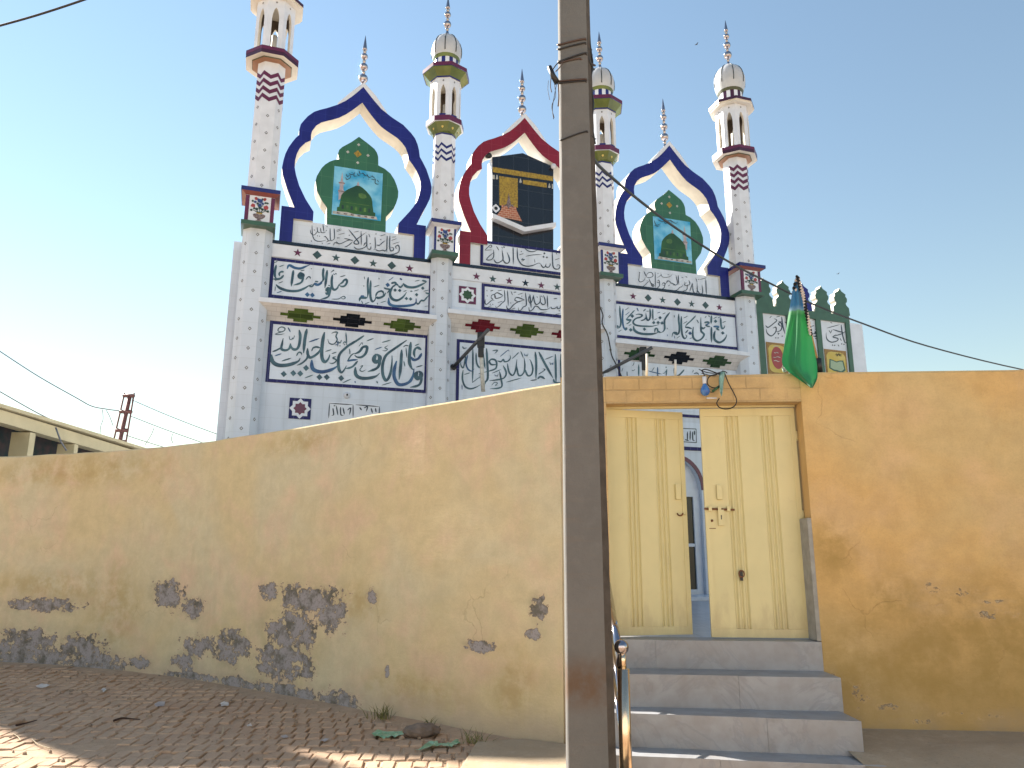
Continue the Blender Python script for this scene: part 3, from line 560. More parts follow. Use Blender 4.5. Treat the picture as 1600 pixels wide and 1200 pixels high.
# --- doorway
mb = MB()
ring_o = [(dcx + (dhw + 0.075) * math.cos(a * math.pi / 24), dsp + 0.675 * math.sin(a * math.pi / 24)) for a in range(25)]
ring_i = [(dcx + (dhw - 0.0) * math.cos(a * math.pi / 24), dsp + 0.60 * math.sin(a * math.pi / 24)) for a in range(25)]
mb.prism(ring_o + ring_i[::-1], -0.02, -0.001, MAROON); mb.build('door_arch_band', mosque)
mb = MB()
mb.prism([(dcx - dhw + .002, 2.97), (dcx + dhw - .002, 2.97)] + [(dcx + (dhw - .002) * math.cos(a * math.pi / 16), dsp + 0.595 * math.sin(a * math.pi / 16)) for a in range(17)], 0.12, 0.3, WHITE_PLAIN); mb.build('fanlight_panel', mosque)
mb = MB(); 
mb.frame(dcx - dhw + .003, dcx + dhw - .003, 0.92, 2.96, 0.14, 0.08, 0.16, WHITE_PLAIN); mb.box(dcx - 0.03, dcx + 0.03, 0.09, 0.15, 1.065, 2.815, WHITE_PLAIN)
mb.box(dcx - dhw + .148, dcx + dhw - .148, 0.092, 0.148, 1.86, 1.92, WHITE_PLAIN)
dr = mb.build('door', mosque)
DARKGLASS = mat('dark_mesh_glass', (0.012, 0.014, 0.016), 0.25)
mb = MB(); mb.box(dcx - dhw + .145, dcx + dhw - .145, 0.115, 0.13, 1.063, 2.818, DARKGLASS); mb.build('pane', dr)
mb = MB(); mb.box(-1.6, 1.3, -0.9, -0.03, 0.905, 0.97, WHITE_PLAIN); mb.build('door_step', mosque)
# ================================================================== MINARETS
def octc(h, c, cx, cy, z):
    return [(cx - h + c, cy - h, z), (cx + h - c, cy - h, z), (cx + h, cy - h + c, z), (cx + h, cy + h - c, z), (cx + h - c, cy + h, z), (cx - h + c, cy + h, z), (cx - h, cy + h - c, z), (cx - h, cy - h + c, z)]
def octr(h, rot, cx, cy, z):
    Rr = h / math.cos(math.pi / 8)
    return [(cx + Rr * math.cos(-math.pi / 2 - math.pi / 8 + k * math.pi / 4 + rot), cy + Rr * math.sin(-math.pi / 2 - math.pi / 8 + k * math.pi / 4 + rot), z) for k in range(8)]
def loft(mb, rings, mats, caps=(True, True)):
    n = len(rings[0])
    for i in range(len(rings) - 1):
        for k in range(n):
            k2 = (k + 1) % n
            mb.face([rings[i][k], rings[i][k2], rings[i + 1][k2], rings[i + 1][k]], mats[i])
    if caps[0]: mb.face(rings[0][::-1], mats[0])
    if caps[1]: mb.face(rings[-1], mats[-1])
def studs(mb, h, c, cx, cy, z0, z1, step=0.335):
    ring = octc(h + 0.003, c, cx, cy, 0)
    for k in (7, 0, 1, 2, 6):
        a, b = Vector(ring[k]), Vector(ring[(k + 1) % 8]); m = (a + b) / 2; d = (b - a).normalized() * 0.030
        z = z0 + (0.0 if k in (0, 2, 6) else step / 2)
        while z < z1:
            for g, mt, e in ((1.0, STUD, 0), (0.42, WHITE_PLAIN, 0.002)):
                o = Vector((m.x - cx, m.y - cy, 0)).normalized() * e
                mb.face([(m.x - d.x * g + o.x, m.y - d.y * g + o.y, z), (m.x + o.x, m.y + o.y, z - 0.034 * g), (m.x + d.x * g + o.x, m.y + d.y * g + o.y, z), (m.x + o.x, m.y + o.y, z + 0.034 * g)], mt)
            z += step
def make_minaret(u, outer):
    h, c = (0.245, 0.122) if outer else (0.20, 0.10)
    cyp = -0.045 if outer else -0.07
    cy = -0.12
    if outer: ZL = dict(cap=7.66, cor=10.19, rim0=10.215, rim1=10.36, gal=11.435, s0=11.44, s1=11.54, dw=12.16, dt=12.66, hs=0.235, hl=0.45, hg=0.335, hu=0.465, hd=0.265, rd=0.345)
    else: ZL = dict(cap=7.66, cor=9.53, rim0=9.71, rim1=9.82, gal=10.66, s0=10.83, s1=10.91, dw=11.39, dt=11.84, hs=0.195, hl=0.345, hg=0.285, hu=0.435, hd=0.245, rd=0.295)
    rot = 0.0 if outer else math.pi / 8
    mb = MB()
    loft(mb, [octc(h, c, u, cyp, 0.5), octc(h, c, u, cyp, 7.03)], [WHITE])
    studs(mb, h, c, u, cyp, 1.2, 6.95)
    hs = ZL['hs']; cs = hs * 0.5
    loft(mb, [octc(hs, cs, u, cy, 7.5), octc(hs, cs, u, cy, ZL['cor'] + 0.02)], [WHITE_PLAIN])
    zc = 9.97 if outer else 9.29
    studs(mb, hs, cs, u, cy, 7.78, zc - (0.62 if outer else 0.52))
    p = mb.build('minaret', mosque)
    # zigzag bands
    mb = MB(); ring = octc(hs + 0.003, cs, u, cy, 0); rows = 4 if outer else 3; st = 0.15 if outer else 0.13; t = 0.082 if outer else 0.055
    for r_ in range(rows):
        z = zc - r_ * st
        for k in range(8):
            a, b = Vector(ring[k]), Vector(ring[(k + 1) % 8]); q = [a, a.lerp(b, 0.5), b]; amp = 0.036
            for j in range(2):
                z0, z1 = (z + amp, z - amp) if j == 0 else (z - amp, z + amp)
                mb.face([(q[j].x, q[j].y, z0 - t), (q[j + 1].x, q[j + 1].y, z1 - t), (q[j + 1].x, q[j + 1].y, z1), (q[j].x, q[j].y, z0)], MAROON if outer else NAVYP)
    mb.build('zigzag_band', p)
    # pedestal with flower tile
    bh = 0.235 if outer else 0.20
    mb = MB(); mb.box(u - bh, u + bh, -0.39, 0.10, 7.08, 7.555, WHITE_PLAIN)
    strip = MAROON if outer else NAVYP
    for s in (-1, 1):
        a, b = sorted((u + s * bh, u + s * (bh - (0.06 if outer else 0.035))))
        mb.box(a - (0.003 if s < 0 else 0), b + (0.003 if s > 0 else 0), -0.394, -0.36, 7.085, 7.55, strip)
    ped = mb.build('pedestal', p)
    mb = MB(); mb.box(u - bh - 0.045, u + bh + 0.045, -0.435, 0.14, 7.005, 7.078, GREEN); mb.build('pedestal_base', p)
    mb = MB(); w = bh
    loft(mb, [[(u - w, -0.392, 7.556), (u + w, -0.392, 7.556), (u + w, 0.10, 7.556), (u - w, 0.10, 7.556)], [(u - w - .075, -0.47, 7.60), (u + w + .075, -0.47, 7.60), (u + w + .075, 0.17, 7.60), (u - w - .075, 0.17, 7.60)],
              [(u - w - .085, -0.48, 7.60), (u + w + .085, -0.48, 7.60), (u + w + .085, 0.18, 7.60), (u - w - .085, 0.18, 7.60)], [(u - w - .085, -0.48, 7.67), (u + w + .085, -0.48, 7.67), (u + w + .085, 0.18, 7.67), (u - w - .085, 0.18, 7.67)]],
         [CAPRED if outer else WHITE_PLAIN, NAVYP, NAVYP])
    mb.build('pedestal_cap', p)
    # flower tile on the pedestal front
    mb = MB(); fw = bh - (0.075 if outer else 0.045); y = -0.393
    def FT(q): return [(u + fw * (a * 2 - 1), 7.095 + 0.44 * b) for a, b in q]
    mb.flat(FT([(.18, .26), (.22, .17), (.34, .10), (.42, .08), (.40, .04), (.33, .01), (.67, .01), (.60, .04), (.58, .08), (.66, .10), (.78, .17), (.82, .26), (.72, .30), (.5, .28), (.28, .30)]), y - .002, VASE)
    mb.flat(FT([(.32, .30), (.68, .30), (.60, .37), (.40, .37)]), y - .0025, GOLD)
    rnd = random.Random(3)
    def blob(cx, cz, r, mt, yy, n=9): mb.flat(FT([(cx + r * rnd.uniform(.7, 1.15) * math.cos(k * 2 * math.pi / n), cz + 0.75 * r * rnd.uniform(.7, 1.15) * math.sin(k * 2 * math.pi / n)) for k in range(n)]), yy, mt)
    for i_, (x0, z0, x1, z1) in enumerate(((.5, .35, .5, .95), (.45, .36, .2, .6), (.55, .36, .8, .62), (.5, .5, .25, .82), (.5, .5, .8, .85), (.4, .36, .1, .45), (.6, .36, .9, .48))):
        dx, dz = x1 - x0, z1 - z0; l = math.hypot(dx, dz); nx, nz = -dz / l * .022, dx / l * .022
        mb.flat(FT([(x0 - nx, z0 - nz), (x1, z1), (x0 + nx, z0 + nz)]), y - .003 - i_ * .0002, LEAFPAINT)
    for i_, (cx, cz, r, mt) in enumerate(((.16, .62, .12, REDPAINT), (.82, .60, .13, REDPAINT), (.28, .93, .09, REDPAINT), (.72, .93, .09, REDPAINT), (.5, .84, .15, BLUEPAINT), (.5, .66, .10, BLUEPAINT), (.25, .78, .08, BLUEPAINT), (.78, .78, .07, LEAFPAINT), (.08, .42, .07, LEAFPAINT), (.92, .44, .08, LEAFPAINT), (.36, .48, .08, LEAFPAINT), (.64, .50, .08, LEAFPAINT), (.12, .80, .06, LEAFPAINT), (.88, .78, .06, LEAFPAINT), (.38, .72, .07, LEAFPAINT), (.62, .74, .07, BLUEPAINT), (.5, .54, .07, LEAFPAINT), (.40, .90, .05, BLUEPAINT), (.60, .93, .05, LEAFPAINT), (.22, .50, .06, LEAFPAINT), (.78, .48, .06, LEAFPAINT))):
        blob(cx, cz, r, mt, y - .005 - i_ * .0002)
    mb.build('flower_tile', p)
    # lower balcony
    mb = MB(); O = lambda hh, z: octr(hh, rot, u, cy, z)
    if outer:
        loft(mb, [octc(hs, cs, u, cy, ZL['cor']), O(0.30, ZL['cor'] + .008), O(0.335, ZL['cor'] + .016), O(0.345, ZL['cor'] + .035), O(0.43, ZL['rim0']), O(ZL['hl'], ZL['rim0'] + .002), O(ZL['hl'], ZL['rim0'] + .075), O(ZL['hl'] + .004, ZL['rim0'] + .076), O(ZL['hl'] + .004, ZL['rim1']), O(0.2, ZL['rim1'] + .002)], [TERRA, TERRA, DARKOLIVE, CREAM, CREAM, MAROON_DARK, MAROON, MAROON, CREAM])
    else:
        loft(mb, [octc(hs + .004, cs, u, cy, ZL['cor'] - .03), octc(hs + .004, cs, u, cy, ZL['cor']), O(0.215, ZL['cor'] + .03), O(0.25, ZL['cor'] + .09), O(0.315, ZL['rim0']), O(ZL['hl'], ZL['rim0'] + .002), O(ZL['hl'], ZL['rim1']), O(0.15, ZL['rim1'] + .002)], [NAVYP, CORBEL_GREEN, CORBEL_GREEN, CORBEL_GREEN, WHITE_PLAIN, MAROON, CREAM])
        for k in range(8):
            a = -math.pi / 2 + k * math.pi / 4 + rot; r_ = 0.262; z = ZL['cor'] + 0.10
            cxx, cyy = u + r_ * math.cos(a), cy + r_ * math.sin(a); tx, ty = -math.sin(a) * .026, math.cos(a) * .026; ox, oy = math.cos(a) * .012, math.sin(a) * .012
            mb.face([(cxx - tx, cyy - ty, z), (cxx - ox * .8, cyy - oy * .8, z - .032), (cxx + tx, cyy + ty, z), (cxx + ox * 1.2, cyy + oy * 1.2, z + .032)], YELLOWPIC)
    mb.build('balcony', p)
    # gallery: eight pierced panels
    mb = MB(); hg = ZL['hg']; side = 2 * hg * math.tan(math.pi / 8); g0, g1 = ZL['rim1'] + .001, ZL['gal']; H = g1 - g0
    ow = side * (0.22 if outer else 0.21); zt_ = H * 0.83; zs = H * 0.62
    poly = [(-side / 2, 0), (-ow, 0), (-ow, zs), (-ow * .93, zs + .06), (-ow * .62, zt_ - .07), (-ow * .35, zt_ - .03), (0, zt_), (ow * .35, zt_ - .03), (ow * .62, zt_ - .07), (ow * .93, zs + .06), (ow, zs), (ow, 0), (side / 2, 0), (side / 2, H), (-side / 2, H)]
    for k in range(8):
        a = k * math.pi / 4 + rot
        T = Matrix.Translation((u, cy, g0)) @ Matrix.Rotation(a, 4, 'Z')
        mb.prism(poly, -hg, -hg + 0.055, WHITE_PLAIN, side=CREAM, T=T, backmat=GALLERY_SHADE)
        mb.flat([(-.02, 0), (0, -.025), (.02, 0), (0, .025)], 0, STUD)
        for i_ in range(-4, 0):
            v = Vector((mb.v[i_][0], -hg - .003, mb.v[i_][2] + H * .93)); mb.v[i_] = tuple(T @ v)
        mb.box(-ow - .01, ow + .01, -hg - .02, -hg - .001, 0, .06, NAVYP if not outer else MAROON_DARK, T=T)
    mb.tube([(u, cy, g0), (u, cy, g0 + H * 0.5)], 0.05, CREAM, 8)
    mb.build('gallery', p)
    # upper slab
    mb = MB()
    if outer: loft(mb, [O(hg - .06, ZL['s0'] - .012), O(0.44, ZL['s0'] - .01), O(0.44, ZL['s0'] + .03), O(ZL['hu'], ZL['s0'] + .032), O(ZL['hu'], ZL['s1']), O(.2, ZL['s1'] + .002)], [CREAM, CREAM, CREAM, MAROON_DARK, CREAM])
    else: loft(mb, [O(hg - .05, ZL['gal'] + .001), O(hg + .012, ZL['gal'] + .002), O(hg + .012, ZL['gal'] + .035), O(hg + .05, ZL['gal'] + .08), O(0.405, ZL['s0'] - .012), O(0.42, ZL['s0']), O(ZL['hu'], ZL['s0'] + .002), O(ZL['hu'], ZL['s1']), O(.15, ZL['s1'] + .002)], [CREAM, NAVYP, CORBEL_GREEN, CORBEL_GREEN, CORBEL_GREEN, NAVYP, MAROON, CREAM])
    mb.build('eave_slab', p)
    # striped drum and dome
    mb = MB(); n = 20; hd = ZL['hd']; z0, z1 = ZL['s1'] + .003, ZL['dw'] - (0.30 if outer else 0.20)
    for k in range(n):
        a0, a1 = k * 2 * math.pi / n, (k + 1) * 2 * math.pi / n
        mb.face([(u + hd * math.cos(a0), cy + hd * math.sin(a0), z0), (u + hd * math.cos(a1), cy + hd * math.sin(a1), z0), (u + hd * math.cos(a1), cy + hd * math.sin(a1), z1), (u + hd * math.cos(a0), cy + hd * math.sin(a0), z1)], (NAVYP if not outer else MAROON_DARK) if (k // 1) % 2 else WHITE_PLAIN)
    mb.build('striped_drum', p)
    mb = MB(); rd = ZL['rd']; zt2 = ZL['dt']; zw = ZL['dw']; hh = zt2 - zw
    prof = [(hd + .004, z1 - .02), (hd + .024, z1 + .05), (rd * .965, zw - .10), (rd, zw + .0), (rd * .985, zw + hh * .22), (rd * .90, zw + hh * .44), (rd * .74, zw + hh * .64), (rd * .52, zw + hh * .79), (rd * .30, zw + hh * .88), (rd * .14, zw + hh * .94), (rd * .09, zt2 + .01)]
    mb.lathe(prof, (u, cy, 0), DOMEW, 32, True, mats=[DARKOLIVE if outer else CORBEL_GREEN] + [DOMEW] * 9)
    for k in range(8):
        a = k * math.pi / 4 + math.pi / 8 + rot * 0 + (-math.pi / 2 + 0.05)
        pts = [(u + (r_ + .003) * math.cos(a), cy + (r_ + .003) * math.sin(a), z) for r_, z in prof[2:-1]]
        mb.tube(pts, 0.010, CHARCOAL_LINE, 6)
    mb.build('dome', p)
    make_finial('finial', p, (u, cy, zt2 + .03), (0.092, 0.08, 0.065) if outer else (0.075, 0.064), 0.30)
    return p
CAPRED = mat('dull_red_paint', (0.24, 0.075, 0.07), 0.4)
DOMEW = mat('dome_enamel', (0.47, 0.49, 0.52), 0.35, var=0.06)
NAVYP = mat('navy_glaze', (0.02, 0.024, 0.15), 0.2, var=0.1)
DARKOLIVE = mat('dark_olive_trim', (0.06, 0.065, 0.03), 0.4)
m4 = make_minaret(MU[3], True); m4['label'] = 'right corner minaret with maroon zigzags and cream balconies'
m1 = dup(m4, mosque, (MU[0] - MU[3], 0, 0.10)); m1['label'] = 'left corner minaret with maroon zigzags and cream balconies'
m2 = make_minaret(MU[1], False); m2['label'] = 'slim minaret with navy zigzags and green balconies'
m3 = dup(m2, mosque, (MU[2] - MU[1], 0, 0))

# ================================================================== GREEN FRAMED SIDE WALL
wing = empty('side_wall', FO, YAW); tag(wing, 'side wall with green frames, cusped cresting and gold pictures, right of the mosque', 'wall')
OW = -0.2
vn, vo = (1180, 430, 7.5), (1260, 440, 8.0)
mb = MB(); mb.box(1.685, 4.82, 0.24, 0.5, 0.5, 6.90, WHITE_PLAIN); mb.build('wall_panel', wing)
mb = MB()
for (a, b) in ((1.69, 2.10), (2.72, 2.85), (3.50, 3.63), (4.32, 4.43)): mb.box(a, b, 0.20, 0.238, 0.5, 6.879, GREEN)
mb.box(1.69, 4.43, 0.20, 0.45, 6.88, 7.06, GREEN)
fr = mb.build('green_frame', wing)
cre = [(0, .64), (.045, .57), (.155, .505), (.145, .455), (.185, .40), (.175, .33), (.135, .285), (.15, .24), (.215, .18), (.225, .0)]
cre = cre + [(-x, z) for x, z in cre[::-1][:-1]]
for k in range(5):
    cu = 2.17 + k * 0.5175; mb = MB(); mb.prism([(cu + x, 7.055 + z) for x, z in cre], 0.20, 0.36, BLUE if k == 2 else GREEN, side=CREAM); mb.build('cresting', wing)
for k in range(3):
    T = Matrix.Translation((4.56, 0.62 + k * 0.52, 0)) @ Matrix.Rotation(math.pi / 2, 4, 'Z')
    mb = MB(); mb.prism([(x, 6.91 + z * 1.1) for x, z in cre], -0.07, 0.07, MAROON, side=CREAM, T=T); mb.build('cresting', wing)
for k, (a, b) in enumerate(((2.10, 2.72), (2.85, 3.50), (3.63, 4.32))):
    zt3 = FP(1196 if k == 0 else 1292, 534 if k == 0 else 545.6, -0.23)[1]
    mb = MB(); mb.box(a + .05, b - .05, 0.225, 0.2385, zt3 - 0.72, zt3, BROWNGOLD); pf = mb.build('framed_picture', wing)
    mb = MB(); cx, cz, w = (a + b) / 2, zt3 - .36, (b - a) / 2 - .09
    mb.flat([(cx + w * x, cz + .31 * z) for x, z in ((-1, -.7), (-.8, -.92), (-.5, -1), (.5, -1), (.8, -.92), (1, -.7), (1, .7), (.8, .92), (.5, 1), (-.5, 1), (-.8, .92), (-1, .7))], 0.2215, YELLOWPIC)
    if k != 2:
        mb.flat([(cx + w * .72 * math.cos(t * math.pi / 12), cz + .02 + .25 * math.sin(t * math.pi / 12)) for t in range(24)], 0.219, REDPAINT)
        mb.build('medallion', pf)
    else:
        mb.flat([(cx + w * x, cz + .31 * z) for x, z in ((-.85, -.25), (-.72, .45), (-.4, .40), (0, .30), (.4, .40), (.75, .42), (.92, -.30), (.45, -.55), (0, -.45), (-.4, -.42))], 0.219, GREEN)
        mb.flat([(cx + w * x, cz + .31 * z) for x, z in ((-.7, -.2), (-.62, .35), (-.35, .32), (0, .22), (.35, .32), (.63, .33), (.76, -.22), (.4, -.42), (0, -.34), (-.35, -.32))], 0.2175, mat('printed_book_page', (.26, .36, .24), 0.4, col2=(.36, .45, .32), scale=60))
        mb.flat([(cx + w * x, cz + .31 * z) for x, z in ((-.1, -.45), (.5, -.98), (.62, -.98), (.08, -.45))], 0.2172, BROWNGOLD)
        mb.flat([(cx + w * x, cz + .31 * z) for x, z in ((.1, -.46), (-.5, -.98), (-.62, -.98), (-.08, -.46))], 0.2169, BROWNGOLD)
        mb.build('book_picture', pf)
    mb = MB()
    if k == 0: strokes(mb, "8:220,905 235,912 250,905 275,915;8:210,960 235,965 260,955 300,970;8:215,1005 240,1000 270,1012 290,1005;6:205,835 250,832 290,836", vn, OW - .02, PALE, 0.219)
    if k == 2: strokes(mb, "9:358,915 375,905 390,922 405,900 415,922 430,905 448,915;7:365,925 395,930;7:410,928 440,930", vo, OW - .02, BLACK, 0.219)
    if mb.v: mb.build('lettering', pf)
mb = MB()
strokes(mb, "14:308,488 325,600 348,690;14:120,588 150,612 210,570 252,530 220,508;14:302,602 270,570 300,558 312,610 290,652 240,662;14:205,622 240,610 240,662 190,712 140,680 128,628;o9:240,735 268,735 315,715 280,545 300,545;9:168,502 192,478;9:243,492 292,479;9:263,692 288,678;10:345,545 370,570;9:262,670 275,700", vn, OW - .04, INK_DARK, 0.24)
strokes(mb, "16:700,640 732,620 700,680 660,690;13:688,680 725,690 700,720;9:665,527 735,520;10:660,600 690,590;9:700,740 735,750", vn, OW - .04, INK_DARK, 0.24)
strokes(mb, "15:433,538 450,660 482,765 505,742;14:330,598 400,622 462,642 380,672 322,690;14:372,660 332,692 392,712 380,742 310,757 258,722 245,662 250,638;10:253,582 417,538;8:298,508 322,522;8:298,652 322,598;o10:325,795 352,797 440,780 468,785;9:393,788 407,812;9:418,708 437,742;18:100,640 142,598;13:83,680 132,692;9:280,610 300,640;9:470,640 490,620", vo, OW - .04, INK_DARK, 0.24)
mb.build('calligraphy', wing)
# ================================================================== STREET WALLS
LW = [(-30, 19.5), (-20, 16.6), (-12, 13.95), (-8.0, 12.58), (-7.2, 12.33), (-6.5, 12.07), (-5.9, 11.80), (-5.3, 11.50), (-4.33, 10.93), (-2.94, 9.86), (-1.99, 9.10), (-0.95, 8.26), (-0.23, 7.67), (0.46, 7.13)]
ZT_L = 3.265
# distance along the wall measured from its right-hand end
LS = [0.0]
for i in range(len(LW) - 1, 0, -1): LS.append(LS[-1] + math.dist(LW[i], LW[i - 1]))
LS = LS[::-1]
def wall_sz(x, y):
    r = ray(x, y); best = None
    for i in range(len(LW) - 1):
        (x0, y0), (x1, y1) = LW[i], LW[i + 1]; dx, dy = x1 - x0, y1 - y0
        den = r[0] * dy - r[1] * dx
        if abs(den) < 1e-9: continue
        t = (x0 * dy - y0 * dx) / den; q = ((r[0] * t - x0) * dx + (r[1] * t - y0) * dy) / (dx * dx + dy * dy)
        if t > 0 and -0.001 <= q <= 1.001: best = (LS[i] + (LS[i + 1] - LS[i]) * q, EYE + r[2] * t)
    return best
GW0, GW1 = Vector((0.46, 7.173)), Vector((12.0, 6.32))
def gwd(x): return 7.173 - 0.074 * (x - 0.46)
def gate_sz(x, y):
    r = ray(x, y); t = (7.173 + 0.074 * 0.46) / (r[1] + 0.074 * r[0])
    return (r[0] * t, EYE + r[2] * t)
def wall_mat(name, cols, peel, blobs, stains, stain_col, fleck=0.70, thr=1.085, sk_=0.6, low=0.12, dust=(0.30, 0.24, 0.18), brick=False):
    m, nt, b = principled(name); N = nt.nodes.new; Lk = nt.links.new
    b.inputs['Roughness'].default_value = 0.9; b.inputs['Specular IOR Level'].default_value = 0.2
    uv = N('ShaderNodeUVMap'); uv.uv_map = 'UVMap'
    def noise_(scale, detail=8, rough=0.6, dist=0.0, stretch=None, off=0.0):
        n = N('ShaderNodeTexNoise'); n.inputs['Scale'].default_value = scale; n.inputs['Detail'].default_value = detail; n.inputs['Roughness'].default_value = rough; n.inputs['Distortion'].default_value = dist
        mp = N('ShaderNodeMapping'); mp.inputs['Location'].default_value = (off, off * 1.7, 0); mp.inputs['Scale'].default_value = (*(stretch or (1, 1)), 1)
        Lk(uv.outputs[0], mp.inputs[0]); Lk(mp.outputs[0], n.inputs['Vector']); return n.outputs['Fac']
    def rng(v, a, c, d=0.0, e=1.0):
        r_ = N('ShaderNodeMapRange'); r_.inputs['From Min'].default_value = a; r_.inputs['From Max'].default_value = c; r_.inputs['To Min'].default_value = d; r_.inputs['To Max'].default_value = e
        r_.interpolation_type = 'SMOOTHSTEP'; Lk(v, r_.inputs['Value']); return r_.outputs['Result']
    def mix(f, a, c):
        x = N('ShaderNodeMix'); x.data_type = 'RGBA'; Lk(f, x.inputs[0])
        for s_, q in ((6, a), (7, c)):
            if isinstance(q, tuple): x.inputs[s_].default_value = rgb(q)
            else: Lk(q, x.inputs[s_])
        return x.outputs[2]
    def math_(op, a, c):
        x = N('ShaderNodeMath'); x.operation = op
        for s_, q in ((0, a), (1, c)):
            if isinstance(q, (int, float)): x.inputs[s_].default_value = q
            else: Lk(q, x.inputs[s_])
        return x.outputs[0]
    def blobsum(bl):
        out = None
        for (s_, z, rs, rz) in bl:
            mp = N('ShaderNodeMapping'); mp.vector_type = 'TEXTURE'; mp.inputs['Location'].default_value = (s_, z, 0); mp.inputs['Scale'].default_value = (rs, rz, 1)
            Lk(uv.outputs[0], mp.inputs[0]); l = N('ShaderNodeVectorMath'); l.operation = 'LENGTH'; Lk(mp.outputs[0], l.inputs[0])
            v = rng(l.outputs['Value'], 0.2, 1.55, 1.0, 0.0)
            out = v if out is None else math_('MAXIMUM', out, v)
        return out
    col = mix(rng(noise_(0.55, 4, 0.5, 0.6), 0.38, 0.62), cols[0], cols[1])
    col = mix(rng(noise_(1.3, 6, 0.6, 0.4, off=4.0), 0.45, 0.75, 0, 0.8), col, cols[2])
    col = mix(rng(noise_(2.4, 9, 0.7, 0.3, (1, 0.6), 9.0), 0.5, 0.8, 0, 0.5), col, cols[3])
    mo = noise_(4.5, 10, 0.7, 0.2, off=51.0); mm_ = N('ShaderNodeVectorMath'); mm_.operation = 'SCALE'; Lk(col, mm_.inputs[0]); Lk(rng(mo, 0.3, 0.72, 0.93, 1.1), mm_.inputs['Scale']); col = mm_.outputs[0]
    # soft run marks and fine grime
    col = mix(rng(noise_(5.0, 9, 0.7, 0.2, (1.0, 0.16), 2.0), 0.54, 0.82, 0, 0.30), col, tuple(c * 0.62 for c in cols[0]))
    col = mix(rng(noise_(60, 6, 0.7), 0.4, 0.75, 0, 0.22), col, tuple(c * 0.55 for c in cols[1]))
    col = mix(rng(noise_(24, 5, 0.8, off=3.0), fleck, fleck + 0.06, 0, 0.75), col, (0.16, 0.13, 0.10))
    sb = blobsum(stains)
    if sb is not None:
        st = math_('MULTIPLY', sb, rng(noise_(3.0, 12, 0.72, 0.15, off=6.0), 0.36, 0.62, 0.0, sk_))
        col = mix(st, col, stain_col)
    sp = N('ShaderNodeSeparateXYZ'); Lk(uv.outputs[0], sp.inputs[0])
    lowz = math_('ADD', sp.outputs[1], math_('MULTIPLY', math_('SUBTRACT', noise_(1.1, 10, 0.65, off=17.0), 0.5), 2.2))
    col = mix(rng(lowz, 0.3, 1.7, low, 0.0), col, stain_col)
    # dusty foot of the wall
    dz = math_('ADD', sp.outputs[1], math_('MULTIPLY', math_('SUBTRACT', noise_(2.0, 8, 0.65, off=1.0), 0.5), 0.7))
    col = mix(rng(dz, 0.02, 0.38, 0.6, 0.0), col, dust)
    pb = blobsum(blobs)
    fld = math_('ADD', math_('MULTIPLY', pb, 0.42), math_('ADD', noise_(4.0, 14, 0.72, 0.2, (1, 1.3), 11.0), math_('MULTIPLY', noise_(15, 10, 0.7, 0.1, (1, 1.2), 41.0), 0.55)))
    fld = math_('SUBTRACT', fld, rng(pb, 0.0, 0.35, 0.25, 0.0))
    mk = rng(fld, thr, thr + 0.025)
    # damp grime spreading round the damage
    damp = math_('MULTIPLY', rng(pb, 0.02, 0.8), rng(noise_(2.6, 12, 0.7, 0.1, (1, 1.2), 21.0), 0.40, 0.68, 0.0, 0.55))
    col = mix(damp, col, tuple(0.55 * a + 0.45 * c for a, c in zip(peel[0], cols[3])))
    halo = rng(fld, thr - 0.085, thr + 0.015, 0, 0.4)
    col = mix(halo, col, cols[2])
    pc = mix(rng(noise_(5, 8, 0.7, off=5.0), 0.36, 0.56), peel[0], peel[1])
    pc = mix(rng(noise_(38, 6, 0.7, off=7.0), 0.52, 0.7, 0, 0.7), pc, tuple(c * 0.45 for c in peel[0]))
    edge = math_('MULTIPLY', rng(fld, thr - 0.01, thr + 0.005), rng(fld, thr + 0.035, thr + 0.055, 1, 0))
    col = mix(mk, col, pc); col = mix(math_('MULTIPLY', edge, 0.55), col, (0.12, 0.10, 0.07))
    # hairline cracks and rough trowel marks
    vo = N('ShaderNodeTexVoronoi'); vo.feature = 'DISTANCE_TO_EDGE'; vo.inputs['Scale'].default_value = 0.9
    va = N('ShaderNodeVectorMath'); va.operation = 'ADD'; nn = N('ShaderNodeTexNoise'); nn.inputs['Scale'].default_value = 2.2; nn.inputs['Detail'].default_value = 8; Lk(uv.outputs[0], nn.inputs['Vector'])
    vs_ = N('ShaderNodeVectorMath'); vs_.operation = 'SCALE'; vs_.inputs['Scale'].default_value = 0.55; Lk(nn.outputs['Color'], vs_.inputs[0]); Lk(uv.outputs[0], va.inputs[0]); Lk(vs_.outputs[0], va.inputs[1]); Lk(va.outputs[0], vo.inputs['Vector'])
    ck = math_('MULTIPLY', rng(vo.outputs['Distance'], 0.0015, 0.006, 1, 0), rng(noise_(0.9, 5, 0.6, off=31.0), 0.54, 0.64))
    col = mix(math_('MULTIPLY', ck, 0.28), col, tuple(c * 0.4 for c in cols[0]))
    Lk(col, b.inputs['Base Color'])
    h = math_('ADD', math_('ADD', math_('MULTIPLY', mk, -1.3), math_('MULTIPLY', ck, -0.4)), math_('ADD', math_('MULTIPLY', noise_(55, 8, 0.7), 0.32), math_('ADD', math_('MULTIPLY', noise_(7, 5, 0.6), 0.9), math_('MULTIPLY', noise_(14, 4, 0.5, 0.3, (0.5, 1.6), 12.0), 0.5))))
